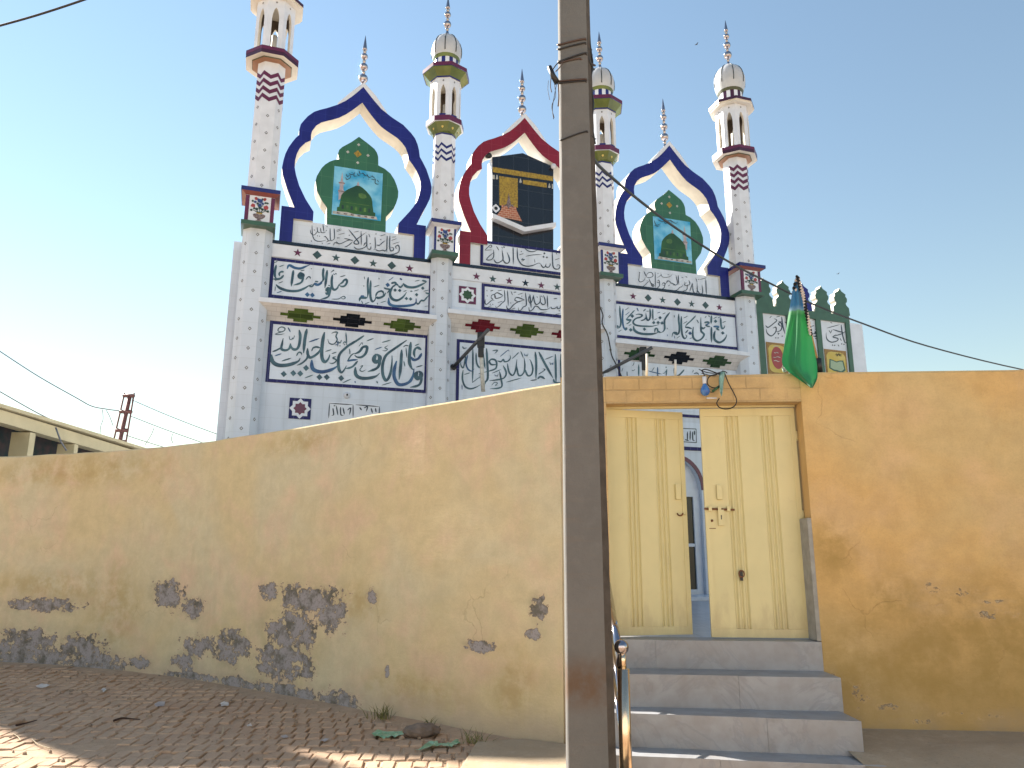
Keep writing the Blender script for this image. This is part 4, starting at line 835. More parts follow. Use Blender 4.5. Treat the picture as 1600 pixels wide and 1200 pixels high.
    if brick:
        br = N('ShaderNodeTexBrick'); br.inputs['Scale'].default_value = 1; br.inputs['Brick Width'].default_value = 0.25; br.inputs['Row Height'].default_value = 0.118; br.inputs['Mortar Size'].default_value = 0.008; br.inputs['Mortar Smooth'].default_value = 0.7
        mp = N('ShaderNodeMapping'); mp.inputs['Location'].default_value = (0.03, -0.005, 0)
        Lk(uv.outputs[0], mp.inputs[0]); Lk(mp.outputs[0], br.inputs['Vector'])
        bf = math_('MULTIPLY', br.outputs['Fac'], rng(noise_(3, 6, 0.6, off=8.0), 0.35, 0.6, 0.15, 1.0))
        h = math_('ADD', h, math_('MULTIPLY', bf, -1.1))
        col2 = mix(math_('MULTIPLY', bf, 0.30), col, tuple(c * 0.5 for c in cols[1])); Lk(col2, b.inputs['Base Color'])
    bp = N('ShaderNodeBump'); bp.inputs['Strength'].default_value = 0.55; bp.inputs['Distance'].default_value = 0.012
    Lk(h, bp.inputs['Height']); Lk(bp.outputs['Normal'], b.inputs['Normal'])
    return m
def blobs_px(f, lst):
    out = []
    for (x, y, rx, ry) in lst:
        a = f(x, y); c = f(x + rx, y); d = f(x, y + ry)
        if a and c and d: out.append((a[0], a[1], abs(c[0] - a[0]), abs(d[1] - a[1])))
    return out
lb = blobs_px(wall_sz, [(262, 928, 34, 34), (300, 950, 26, 24), (478, 935, 60, 34), (520, 955, 34, 50), (455, 985, 60, 46), (440, 1035, 66, 40), (310, 1010, 36, 26), (285, 1035, 24, 20), (360, 1010, 40, 36), (420, 925, 22, 18), (70, 945, 75, 16), (45, 1000, 62, 26), (130, 1015, 55, 34), (25, 1020, 60, 30), (215, 1035, 22, 14), (300, 1056, 60, 9), (380, 1068, 70, 14), (455, 1083, 66, 18), (525, 1094, 50, 24), (150, 1035, 70, 26), (60, 1030, 70, 30), (580, 935, 12, 20), (868, 915, 14, 26), (866, 965, 18, 36), (842, 950, 18, 30), (832, 990, 20, 12), (750, 1010, 30, 14), (605, 1050, 5, 14)])
ls_ = blobs_px(wall_sz, [(180, 950, 40, 70), (90, 915, 110, 24), (560, 940, 40, 30), (800, 1070, 40, 60), (640, 1080, 90, 30), (850, 700, 40, 60), (120, 735, 150, 26), (470, 690, 60, 20)])  # stains; those at the far left also paint in that stretch's shade
W_LEFT = wall_mat('yellow_wash_plaster', [(0.555, 0.46, 0.275), (0.53, 0.475, 0.325), (0.61, 0.44, 0.32), (0.46, 0.41, 0.24)], ((0.135, 0.125, 0.105), (0.30, 0.28, 0.28)), lb, ls_, (0.36, 0.26, 0.10), 0.735, dust=(0.42, 0.33, 0.25))
rb = blobs_px(gate_sz, [(1448, 915, 20, 14), (1468, 945, 12, 8), (1300, 1060, 14, 24), (1395, 1105, 70, 12), (1330, 1110, 40, 12), (1545, 1122, 60, 14), (1505, 925, 50, 14), (1460, 930, 60, 30), (1560, 960, 60, 16), (1340, 1085, 40, 30), (1430, 1128, 40, 8), (1490, 1115, 40, 10), (1550, 940, 40, 6)])
rs = blobs_px(gate_sz, [(1400, 935, 60, 40), (1540, 960, 70, 40), (1340, 1060, 60, 50), (1450, 1060, 80, 50), (1560, 1060, 80, 50), (1500, 950, 110, 34), (1440, 1030, 190, 110), (1560, 990, 120, 100), (1300, 860, 40, 50), (1480, 1000, 130, 60)])
W_RIGHT = wall_mat('orange_ochre_plaster', [(0.58, 0.37, 0.15), (0.54, 0.395, 0.195), (0.60, 0.41, 0.225), (0.46, 0.30, 0.11)], ((0.36, 0.28, 0.19), (0.46, 0.37, 0.24)), rb, rs, (0.34, 0.225, 0.075), 0.73, thr=1.24, sk_=0.8, low=0.6)
W_LINT = wall_mat('ochre_lintel_plaster', [(0.58, 0.40, 0.19), (0.52, 0.38, 0.20), (0.46, 0.34, 0.19), (0.40, 0.29, 0.16)], ((0.36, 0.27, 0.17), (0.40, 0.31, 0.2)), [(-9, -9, .1, .1)], [(1.3, 3.2, 0.5, 0.2), (2.3, 3.15, 0.5, 0.2)], (0.38, 0.27, 0.13), 0.72, brick=True)
# left wall: front face swept along the bend, with a rounded coping edge
lw = empty('boundary_wall', (0, 0, 0)); tag(lw, 'long yellow plastered street wall bending away to the left, grey peeled patches near its foot', 'wall')
mb = MB(); fine = []; fs = []
for i in range(len(LW) - 1):
    n = max(1, int(math.dist(LW[i], LW[i + 1]) / 0.35)) if i > 1 else 3
    for k in range(n): fine.append((LW[i][0] + (LW[i + 1][0] - LW[i][0]) * k / n, LW[i][1] + (LW[i + 1][1] - LW[i][1]) * k / n)); fs.append(LS[i] + (LS[i + 1] - LS[i]) * k / n)
fine.append(LW[-1]); fs.append(0.0)
NL = Vector((-0.60, -0.80))
def wall_strip(mb, fine, fs, zs, thick, mt, zt, jit=0.006):
    rows = []
    for i, p in enumerate(fine):
        a = Vector(fine[max(0, i - 1)]); b = Vector(fine[min(len(fine) - 1, i + 1)]); d = (b - a).normalized(); nb = Vector((-d.y, d.x))
        if nb.y < 0: nb = -nb
        w = 0.012 * noise.noise(Vector((fs[i] * 0.8, 0, 3))); jz = jit * noise.noise(Vector((fs[i] * 1.7, 5, 0))) * 2
        col = []
        for z in zs: col.append((p[0] + nb.x * (w + 0.008 * noise.noise(Vector((fs[i] * 1.3, z * 1.5, 1)))), p[1] + nb.y * (w + 0.008 * noise.noise(Vector((fs[i] * 1.3, z * 1.5, 1)))), z, fs[i], z))
        z1 = zt + jz
        for (o, dz, v) in ((0.0, -0.025, -.025), (0.010, -0.006, -.006), (0.035, 0.0, .02), (thick - .02, 0.0, thick), (thick, -.02, thick + .02)): col.append((p[0] + nb.x * (w + o), p[1] + nb.y * (w + o), z1 + dz, fs[i], zt + v))
        col.append((p[0] + nb.x * (w + thick), p[1] + nb.y * (w + thick), -0.2, fs[i], zt + 3)); rows.append(col)
    for i in range(len(rows) - 1):
        for k in range(len(rows[0]) - 1):
            q = [rows[i][k], rows[i + 1][k], rows[i + 1][k + 1], rows[i][k + 1]]
            mb.face([v[:3] for v in q], mt, True, [v[3:] for v in q])
    for rw, fl in ((rows[0], False), (rows[-1], True)):
        q = rw if fl else rw[::-1]; mb.face([v[:3] for v in q], mt, False, [(v[3] + v[1] * 0.0, v[4]) for v in q])
zs = [-0.2, 0.0, 0.1, 0.25, 0.45, 0.7, 1.0, 1.3, 1.6, 1.9, 2.2, 2.5, 2.8, 3.05]
wall_strip(mb, fine, fs, zs, 0.24, W_LEFT, ZT_L); mb.build('plastered_wall', lw)
# gate wall: left pier, lintel, right run
gw = empty('gate_wall', (1.8, gwd(1.8), 0.0)); tag(gw, 'ochre plastered wall with the gate opening, running to the right', 'wall')
gwi = Matrix.Translation(-Vector(gw.location))
def gstrip(x0, x1, z0, zt, mt, name, thick=0.26, n=None):
    n = n or max(2, int((x1 - x0) / 0.3)); fine = [(x0 + (x1 - x0) * k / n, gwd(x0 + (x1 - x0) * k / n)) for k in range(n + 1)]; fs = [p[0] for p in fine]
    m_ = MB(); zz = [z0 + (zt - z0) * k / 9 for k in range(9)] if zt - z0 > 1 else [z0, z0 + (zt - z0) * .4]
    wall_strip(m_, fine, fs, zz, thick, mt, zt, 0.004)
    if z0 > 0.5: 
        for v in range(len(m_.v)):
            if m_.v[v][2] < 0: m_.v[v] = (m_.v[v][0], m_.v[v][1], z0)
        a, b = fine[0], fine[-1]; m_.face([(a[0], a[1], z0 - .001), (b[0], b[1], z0 - .001), (b[0], b[1] + thick, z0 - .001), (a[0], a[1] + thick, z0 - .001)], mt, False, [(a[0], 0.2), (b[0], 0.2), (b[0], 0.5), (a[0], 0.5)])
    m_.v = [tuple(gwi @ Vector(v)) for v in m_.v]
    return m_.build(name, gw)
gstrip(0.47, 0.90, -0.2, 3.33, W_LINT, 'gate_pier')
gstrip(0.902, 2.718, 3.06, 3.335, W_LINT, 'lintel', n=8)
gstrip(2.72, 12.0, -0.2, 3.345, W_RIGHT, 'plastered_wall')
CEMENT = mat('grey_cement', (0.34, 0.33, 0.30), 0.85, var=0.15, scale=9, bump=0.3)
mb = MB(); mb.box(2.682, 2.7195, gwd(2.7) - 0.003, gwd(2.7) + 0.2, 0.915, 1.98, CEMENT)
mb.v = [tuple(gwi @ Vector(v)) for v in mb.v]; mb.build('cement_jamb', gw, bevel=0.006)

# ================================================================== SHEET-METAL GATE
GATE, nt, b_ = principled('cream_yellow_gate_paint'); b_.inputs['Roughness'].default_value = 0.42
def gate_nodes():
    tc = nt.nodes.new('ShaderNodeTexCoord')
    def n_(s, sc, d=8, r=0.65):
        mp = nt.nodes.new('ShaderNodeMapping'); mp.inputs['Scale'].default_value = s; nt.links.new(tc.outputs['Object'], mp.inputs[0])
        n = nt.nodes.new('ShaderNodeTexNoise'); n.inputs['Scale'].default_value = sc; n.inputs['Detail'].default_value = d; n.inputs['Roughness'].default_value = r; nt.links.new(mp.outputs[0], n.inputs['Vector']); return n.outputs['Fac']
    def r_(v, a, c, d=0, e=1):
        r = nt.nodes.new('ShaderNodeMapRange'); r.interpolation_type = 'SMOOTHSTEP'
        for nm, val in zip(('From Min', 'From Max', 'To Min', 'To Max'), (a, c, d, e)): r.inputs[nm].default_value = val
        nt.links.new(v, r.inputs['Value']); return r.outputs['Result']
    def m_(f, a, c):
        x = nt.nodes.new('ShaderNodeMix'); x.data_type = 'RGBA'; nt.links.new(f, x.inputs[0])
        for s_, q_ in ((6, a), (7, c)):
            if isinstance(q_, tuple): x.inputs[s_].default_value = rgb(q_)
            else: nt.links.new(q_, x.inputs[s_])
        return x.outputs[2]
    col = m_(r_(n_((1, 1, 1), 1.2, 4), .35, .65), (0.635, 0.555, 0.285), (0.58, 0.515, 0.265))
    col = m_(r_(n_((6, 6, 0.25), 1.0), .50, .85, 0, .32), col, (0.44, 0.37, 0.17))
    col = m_(r_(n_((1, 1, 1), 7, 9, .7), .56, .78, 0, .4), col, (0.48, 0.40, 0.22))
    col = m_(r_(n_((1, 1, 1), 38, 7, .75), .68, .72, 0, .8), col, (0.20, 0.10, 0.05))
    sp = nt.nodes.new('ShaderNodeSeparateXYZ'); nt.links.new(tc.outputs['Object'], sp.inputs[0])
    ad = nt.nodes.new('ShaderNodeMath'); ad.operation = 'ADD'; nt.links.new(sp.outputs[2], ad.inputs[0]); nt.links.new(r_(n_((3, 3, 1), 2.5), .3, .7, -.25, .15), ad.inputs[1])
    col = m_(r_(ad.outputs[0], -0.15, 0.35, 0.5, 0), col, (0.40, 0.31, 0.17))
    nt.links.new(col, b_.inputs['Base Color'])
    bp = nt.nodes.new('ShaderNodeBump'); bp.inputs['Strength'].default_value = 0.06; bp.inputs['Distance'].default_value = 0.02; nt.links.new(n_((1, 1, 1), 3, 3), bp.inputs['Height']); nt.links.new(bp.outputs['Normal'], b_.inputs['Normal'])
gate_nodes()
RUST = mat('rusty_iron', (0.10, 0.035, 0.015), 0.8, col2=(0.22, 0.09, 0.04), scale=40)
gate = empty('metal_gate', (1.8, gwd(1.8) + 0.15, 0.92));  tag(gate, 'pale yellow sheet metal gate, its left leaf pushed slightly open', 'gate')
gti = Matrix.Translation(-Vector(gate.location))
def leaf(hinge, w, ang, sgn, bands, label=None):
    """leaf in its own x (0..w from the hinge), z 0..2.13; outer face towards -y"""
    T = gti @ Matrix.Translation(hinge) @ Matrix.Rotation(ang, 4, 'Z')
    h = 2.115; X = lambda a: a * sgn
    prof = [(0, 0)]
    for (a, b) in bands:
        n = 3; p = (b - a) / n
        for k in range(n):
            q = a + k * p
            prof += [(q, 0), (q + p * .25, 0.016), (q + p * .5, 0.016), (q + p * .72, 0)]
        prof.append((b, 0))
    prof.append((w, 0))
    m_ = MB(); zb_, zt_ = 0.075, h - 0.075
    for i in range(len(prof) - 1):
        (x0, d0), (x1, d1) = prof[i], prof[i + 1]
        if x1 - x0 < 1e-6: continue
        q = [T @ Vector((X(x0), d0, zb_)), T @ Vector((X(x1), d1, zb_)), T @ Vector((X(x1), d1, zt_)), T @ Vector((X(x0), d0, zt_))]
        m_.face(q if sgn > 0 else q[::-1], GATE)
        q = [T @ Vector((X(x0), 0, zt_)), T @ Vector((X(x0), d0 + .0, zt_)), T @ Vector((X(x1), d1, zt_)), T @ Vector((X(x1), 0, zt_))]
    a, b = sorted((X(0), X(w)))
    m_.box(a, b, 0.0165, 0.0255, 0.0, h, GATE, T)
    lf = m_.build('gate_leaf', gate, label)
    m_ = MB()
    m_.box(a, b, -0.006, 0.014, 0.0, 0.0745, GATE, T); m_.box(a, b, -0.006, 0.014, h - .0745, h, GATE, T)
    for e in (0, w - 0.045): a2, b2 = sorted((X(e), X(e + .045))); m_.box(a2, b2, -0.0075, 0.0135, 0.0755, h - .0755, GATE, T)
    m_.build('leaf_border', lf)
    return lf, T, X, h
hL = Vector((0.915, gwd(0.9) + 0.175, 0.925)); wl = 0.80; angL = 0.20
lfL, TL_, XL, hh = leaf(hL, wl, angL, 1, [(0.20, 0.33), (0.50, 0.63)], 'left gate leaf standing ajar')
hR = Vector((2.714, gwd(2.71) + 0.195, 0.92)); wr = 0.892
lfR, TR_, XR, hh = leaf(hR, wr, -0.074, -1, [(0.20, 0.34), (0.53, 0.68)], 'right gate leaf with a sliding bolt')
mb = MB(); mb.v = []; a_, b_2 = Vector((0.905, gwd(.905) + .165, 0)), Vector((2.716, gwd(2.716) + .165, 0))
mb.mesh([gti @ Vector((p.x, p.y + dy, z)) for z in (3.041, 3.0585) for dy in (0, .05) for p in (a_, b_2)], [(0, 2, 3, 1), (4, 5, 7, 6), (0, 1, 5, 4), (2, 6, 7, 3), (0, 4, 6, 2), (1, 3, 7, 5)], GATE); mb.build('top_rail', gate)
mb = MB(); mb.box(XR(wr - .165), XR(wr - .115), -0.03, -0.004, 1.24, 1.38, GATE, TR_)
mb.build('leaf_handle', lfR, bevel=0.008)
mb = MB(); z = 1.155
mb.tube([TR_ @ Vector((XR(wr + .01), -0.022, z)), TR_ @ Vector((XR(wr - .27), -0.022, z - .01))], 0.0095, RUST, 8)
for e in (0.03, 0.115, 0.20): mb.box(XR(wr - e), XR(wr - e - .03), -0.036, -0.004, z - .022, z + .02, GATE, TR_)
mb.box(XR(wr - .115), XR(wr - .168), -0.034, -0.004, z - .155, z - .01, GATE, TR_); mb.box(XR(wr - .138), XR(wr - .146), -0.037, -0.0345, z - .10, z - .06, BLACK, TR_)
mb.tube([TR_ @ Vector((XR(wr - .06), -.003, z - .11)), TR_ @ Vector((XR(wr - .06), -.009, z - .11))], 0.012, RUST, 8); mb.box(XR(wr - .03), XR(wr - .09), -.0082, -.0077, z - .185, z - .179, RUST, TR_)
mb.build('sliding_bolt', lfR)
mb = MB(); z = 0.55; mb.box(XR(.583), XR(.607), -0.02, -0.006, z - .05, z + .04, BLACK, TR_)
ringp = [TR_ @ Vector((XR(.595) + .024 * math.cos(a * math.pi / 8), -.026, z + .012 + .03 * math.sin(a * math.pi / 8))) for a in range(17)]
mb.tube(ringp, 0.006, RUST, 6, False); mb.build('padlock', lfR)
mb = MB(); mb.box(XL(wl - .115), XL(wl - .06), -0.03, -0.004, 1.25, 1.40, GATE, TL_); mb.build('leaf_handle', lfL, bevel=0.008)
mb = MB(); z = 1.12; ringp = [TL_ @ Vector((XL(wl - .075) + .028 * math.cos(a * math.pi / 8), -.012, z - .024 * abs(math.sin(a * math.pi / 8)))) for a in range(9)]
mb.tube(ringp, 0.007, RUST, 6); mb.tube([TL_ @ Vector((XL(wl - .03), -.004, z - .005)), TL_ @ Vector((XL(wl - .03), -.02, z - .01))], .012, GATE, 8); mb.build('hasp', lfL)
for (T, X, w_, lf) in ((TL_, XL, wl, lfL), (TR_, XR, wr, lfR)):
    for z in (0.3, 1.05, 1.8):
        mb = MB(); mb.tube([T @ Vector((X(-.008), .008, z)), T @ Vector((X(-.008), .008, z + .09))], 0.014, GATE, 8); mb.build('hinge', lf)
# ================================================================== STEPS
m_marble, nt, b_ = principled('worn_grey_marble'); b_.inputs['Roughness'].default_value = 0.45
tc = nt.nodes.new('ShaderNodeTexCoord'); wv = nt.nodes.new('ShaderNodeTexNoise'); wv.inputs['Scale'].default_value = 1.5; wv.inputs['Detail'].default_value = 10; wv.inputs['Distortion'].default_value = 1.1; wv.inputs['Roughness'].default_value = 0.65
nt.links.new(tc.outputs['Object'], wv.inputs['Vector'])
cr = nt.nodes.new('ShaderNodeValToRGB'); e = cr.color_ramp.elements; e[0].position = 0.30; e[0].color = (0.32, 0.33, 0.35, 1); e[1].position = 0.72; e[1].color = (0.29, 0.295, 0.31, 1)
x = e.new(0.47); x.color = (0.295, 0.30, 0.31, 1); x = e.new(0.50); x.color = (0.25, 0.255, 0.27, 1); x = e.new(0.53); x.color = (0.285, 0.285, 0.29, 1)
nt.links.new(wv.outputs['Fac'], cr.inputs[0])
dn = nt.nodes.new('ShaderNodeTexNoise'); dn.inputs['Scale'].default_value = 7; dn.inputs['Detail'].default_value = 9; nt.links.new(tc.outputs['Object'], dn.inputs['Vector'])
mr = nt.nodes.new('ShaderNodeMapRange'); mr.inputs['From Min'].default_value = 0.42; mr.inputs['From Max'].default_value = 0.78; mr.inputs['To Max'].default_value = 0.6; nt.links.new(dn.outputs['Fac'], mr.inputs['Value'])
mx = nt.nodes.new('ShaderNodeMix'); mx.data_type = 'RGBA'; nt.links.new(mr.outputs[0], mx.inputs[0]); nt.links.new(cr.outputs[0], mx.inputs[6]); mx.inputs[7].default_value = (0.20, 0.18, 0.165, 1)
nt.links.new(mx.outputs[2], b_.inputs['Base Color'])
bp = nt.nodes.new('ShaderNodeBump'); bp.inputs['Strength'].default_value = 0.15; bp.inputs['Distance'].default_value = 0.01; nt.links.new(dn.outputs['Fac'], bp.inputs['Height']); nt.links.new(bp.outputs['Normal'], b_.inputs['Normal'])
MARBLE = m_marble
st = empty('marble_steps', (1.75, 6.5, 0.0)); tag(st, 'worn grey marble steps rising to the yellow gate', 'steps')
sti = Matrix.Translation(-Vector(st.location))
def slab(poly4, z0, z1, name, xs=()):
    m_ = MB(); (a0, a1, b1, b0) = [Vector((p[0], p[1])) for p in poly4]
    cuts = [0.0] + [min(.97, max(.03, (x - a0.x) / (a1.x - a0.x))) for x in xs] + [1.0]
    for k in range(len(cuts) - 1):
        g0 = 0.0002 if k else 0.0; g1 = 0.0002 if k < len(cuts) - 2 else 0.0
        slab_piece(m_, [a0.lerp(a1, cuts[k] + g0), a0.lerp(a1, cuts[k + 1] - g1), b0.lerp(b1, cuts[k + 1] - g1), b0.lerp(b1, cuts[k] + g0)], z0, z1 - 0.002 * (k % 2))
    o = m_.build(name, st, bevel=0.0035)
    return o
def slab_piece(m_, poly, z0, z1):
    n = len(poly)
    A = sum(poly[i - 1][0] * poly[i][1] - poly[i][0] * poly[i - 1][1] for i in range(n))
    if A < 0: poly = poly[::-1]
    lo = [sti @ Vector((p[0], p[1], z0)) for p in poly]; hi = [sti @ Vector((p[0], p[1], z1)) for p in poly]
    m_.mesh(hi, [tuple(range(n))], MARBLE); m_.mesh(lo, [tuple(range(n))[::-1]], MARBLE)
    for i in range(n): m_.mesh([lo[i], lo[(i + 1) % n], hi[(i + 1) % n], hi[i]], [(0, 1, 2, 3)], MARBLE)
F1 = [(0.70, 6.79), (2.695, 6.60)]; F2 = [(0.70, 6.525), (2.665, 6.215)]; F3 = [(0.70, 6.235), (2.70, 5.94)]
bk = lambda x: gwd(x) - 0.004
slab([(0.905, gwd(.905) - .012), (2.715, gwd(2.715) - .012), (2.715, gwd(2.715) + .30), (0.905, gwd(.905) + .30)], 0.0, 0.912, 'sill', (1.28,))
slab([F1[0], F1[1], (2.705, 7.0), (0.70, 7.13)], -0.1, 0.672, 'step', (1.88,))
slab([F2[0], F2[1], (2.675, 6.99), (0.695, 7.125)], -0.1, 0.415, 'step', (1.98,))
slab([F3[0], F3[1], (2.71, 6.98), (0.69, 7.12)], -0.1, 0.168, 'step', (1.55,))
# ================================================================== STAINLESS HANDRAIL
POSTM = mat('warm_stainless', (0.70, 0.56, 0.40), 0.2, 1.0, var=0.06)
hr = empty('handrail', (0.765, 5.62, 0.0)); tag(hr, 'stainless steel stair handrail with a ball-topped post beside the concrete pole', 'handrail')
hi_ = Matrix.Translation(-Vector(hr.location))
bp_ = atd(971, 1011, 5.62)
mb = MB(); q = lambda v: hi_ @ Vector(v)
post = Vector((bp_.x + 0.008, bp_.y, 0))
mb.tube([q((post.x, post.y, -0.05)), q((post.x, post.y, bp_.z - 0.145))], 0.043, POSTM, 24); mb.tube([q((post.x, post.y, bp_.z - 0.15)), q((post.x, post.y, bp_.z - 0.03))], 0.023, POSTM, 16); mb.build('post', hr)
mb = MB(); mb.lathe(sphere_prof(0.052, 0, 14), q(bp_), STEEL, 24); mb.build('ball_finial', hr)
e2 = Vector((0.868, 7.10, 1.50))
for k, dz in enumerate((-0.13, -0.42, -0.66)):
    mb = MB(); mb.tube([q((post.x - .01, post.y + .02, bp_.z + dz)), q((e2.x, e2.y, e2.z + dz + .02))], 0.030 if k == 0 else 0.017, STEEL, 14); mb.build('rail', hr)
# ================================================================== CONCRETE POLE
m_c, nt, b_ = principled('weathered_concrete'); b_.inputs['Roughness'].default_value = 0.92; b_.inputs['Specular IOR Level'].default_value = 0.25
tc = nt.nodes.new('ShaderNodeTexCoord')
def nz(scale, det=8, vec=None, rough=0.65):
    n = nt.nodes.new('ShaderNodeTexNoise'); n.inputs['Scale'].default_value = scale; n.inputs['Detail'].default_value = det; n.inputs['Roughness'].default_value = rough; nt.links.new(vec or tc.outputs['Object'], n.inputs['Vector']); return n.outputs['Fac']
def mrn(v, a, c, d=0, e=1):
    r_ = nt.nodes.new('ShaderNodeMapRange'); r_.interpolation_type = 'SMOOTHSTEP'
    for nm, val in zip(('From Min', 'From Max', 'To Min', 'To Max'), (a, c, d, e)): r_.inputs[nm].default_value = val
    nt.links.new(v, r_.inputs['Value']); return r_.outputs['Result']
def mxx(f, a, c):
    x = nt.nodes.new('ShaderNodeMix'); x.data_type = 'RGBA'; nt.links.new(f, x.inputs[0])
    for s_, q_ in ((6, a), (7, c)):
        if isinstance(q_, tuple): x.inputs[s_].default_value = rgb(q_)
        else: nt.links.new(q_, x.inputs[s_])
    return x.outputs[2]
col = mxx(mrn(nz(1.2, 5), .35, .65), (0.135, 0.132, 0.127), (0.115, 0.113, 0.110))
col = mxx(mrn(nz(9, 9), .45, .75, 0, .7), col, (0.15, 0.147, 0.142)); col = mxx(mrn(nz(70, 6), .55, .75, 0, .6), col, (0.10, 0.09, 0.085))
mp = nt.nodes.new('ShaderNodeMapping'); mp.inputs['Scale'].default_value = (0.6, 0.6, 7); nt.links.new(tc.outputs['Object'], mp.inputs[0])
col = mxx(mrn(nz(3.0, 8, mp.outputs[0]), .5, .72, 0, .45), col, (0.15, 0.125, 0.105))
sx = nt.nodes.new('ShaderNodeSeparateXYZ'); nt.links.new(tc.outputs['Object'], sx.inputs[0])
g1 = mrn(sx.outputs[2], 0.55, 0.74); g2 = mrn(sx.outputs[2], 0.80, 1.02, 1, 0)
mu = nt.nodes.new('ShaderNodeMath'); mu.operation = 'MULTIPLY'; nt.links.new(g1, mu.inputs[0]); nt.links.new(g2, mu.inputs[1])
mu2 = nt.nodes.new('ShaderNodeMath'); mu2.operation = 'MULTIPLY'; nt.links.new(mu.outputs[0], mu2.inputs[0]); nt.links.new(mrn(nz(6, 9), .3, .6, .25, .95), mu2.inputs[1])
col = mxx(mu2.outputs[0], col, (0.115, 0.075, 0.05))
nt.links.new(col, b_.inputs['Base Color'])
bp = nt.nodes.new('ShaderNodeBump'); bp.inputs['Strength'].default_value = 0.5; bp.inputs['Distance'].default_value = 0.006; nt.links.new(nz(60, 9), bp.inputs['Height']); nt.links.new(bp.outputs['Normal'], b_.inputs['Normal'])
CONC = m_c
CONC_SHADE = mat('shade_dark_concrete', (0.085, 0.07, 0.058), 0.95, var=0.25, scale=7, bump=0.4)  # darker tone paints shade onto the pole's right chamfer
pole = empty('utility_pole', (0.52, 5.5, 0.0)); tag(pole, 'square grey-brown concrete utility pole in front of the steps', 'utility pole')
mb = MB(); rings = []
PD = 5.5
def pole_sec(z):
    t = z / 6.18
    xl = 0.381 + 0.004 * t; xf = 0.381 + (0.272 - 0.272 * 0 + 0) - (0.272 - 0.228) * t; xr_ = xf + 0.060 - 0.024 * t
    return xl, xf, xr_
for k in range(41):
    z = -0.3 + k * 0.2; xl, xf, xr_ = pole_sec(max(0, z)); j = lambda s_: 0.004 * noise.noise(Vector((s_, z * 3.1, 0)))
    rings.append([(xl + .007 + j(1) - .52, PD - 5.5, z), (xf + j(2) - .52, PD - 5.5, z), (xr_ + j(3) - .52, PD + .055 - 5.5, z), (xr_ - .52, PD + .20 - 5.5, z), (xl + .03 - .52, PD + .24 - 5.5, z), (xl - .002 + j(4) - .52, PD + .17 - 5.5, z), (xl + j(5) - .52, PD + .012 - 5.5, z)])
n = 7
loft(mb, rings, [CONC] * 41)
kd = mb.m(CONC_SHADE)
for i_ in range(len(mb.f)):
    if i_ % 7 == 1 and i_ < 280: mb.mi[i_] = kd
mb.build('shaft', pole)
def at_pole(x, y, d=PD): v = atd(x, y, d); return v
TIE = mat('black_insulated_wire', (0.012, 0.011, 0.012), 0.5); TIEB = mat('rusty_binding_wire', (0.07, 0.04, 0.03), 0.6)
def wrap(pxs, mt, r, label, name='wire_tie', group='wires tied round the concrete pole'):
    m_ = MB(); pts = []
    for (x, y, d) in pxs: pts.append(at_pole(x, y, d))
    loc = pts[0].copy(); m_.tube([p - loc for p in smooth3(pts)], r, mt, 6)
    o = m_.build(name); o.location = loc; tag(o, label, 'wire', group); return o
def smooth3(p, k=5):
    q = [p[0]] + list(p) + [p[-1]]; out = []
    for i in range(1, len(q) - 2):
        a, b, c, d = q[i - 1], q[i], q[i + 1], q[i + 2]
        for j in range(k):
            t = j / k; out.append(0.5 * (2 * b + (c - a) * t + (2 * a - 5 * b + 4 * c - d) * t * t + (3 * b - a - 3 * c + d) * t ** 3))
    out.append(p[-1]); return out
f_ = PD - 0.008
def hoop(x0, y0, x1, y1, x2, y2, mt, r, label):
    """a turn round the pole: left edge, front right edge, right chamfer, then round the back"""
    return wrap([(x0 + 1, y0 - 1, PD + .25), (x0 - 1, y0, PD + .12), (x0, y0, PD + .0), (x0 + 3, y0 - .5, f_), ((x0 + x1) / 2, (y0 + y1) / 2 - .4, f_), (x1, y1, f_), (x1 + 2, y1 + 2, f_ + .01), (x2 + 1, y2, PD + .06), (x2 + 1, y2 + 1, PD + .22), ((x0 + x2) / 2, y0 - 2, PD + .27), (x0 + 1, y0 - 1, PD + .25)], mt, r, label)
hoop(872, 70, 913, 60.5, 921, 76, TIEB, 0.008, 'topmost brown wire hoop round the pole')
hoop(872, 77, 913, 67, 922, 84, TIE, 0.007, 'dark wire hoop just under the topmost one on the pole')
hoop(873, 96, 914, 83, 925, 106, TIE, 0.008, 'black wire hoop rising steeply to the right on the pole')
hoop(873, 98, 906, 91, 926, 101, TIEB, 0.008, 'slack black wire hoop meeting the steep one at the pole edge')
hoop(874, 127, 914, 123.5, 923, 138, TIEB, 0.008, 'brown wire hoop below the knotted wire ends on the pole')
hoop(874, 130, 914, 126.5, 923, 141, TIE, 0.006, 'thin dark wire hoop under the lower brown hoop')
hoop(876, 218.5, 916, 205, 927, 216, TIE, 0.0065, 'lone thin wire hoop low on the upper pole')
wrap([(921, 60, PD + .05), (924, 84, PD + .05), (926, 100, PD + .05), (923, 128, PD + .05), (927, 160, PD + .05), (925, 190, PD + .05), (928, 214, PD + .05), (930, 225, PD + .06)], TIE, 0.007, 'black wire running down the right edge of the pole')
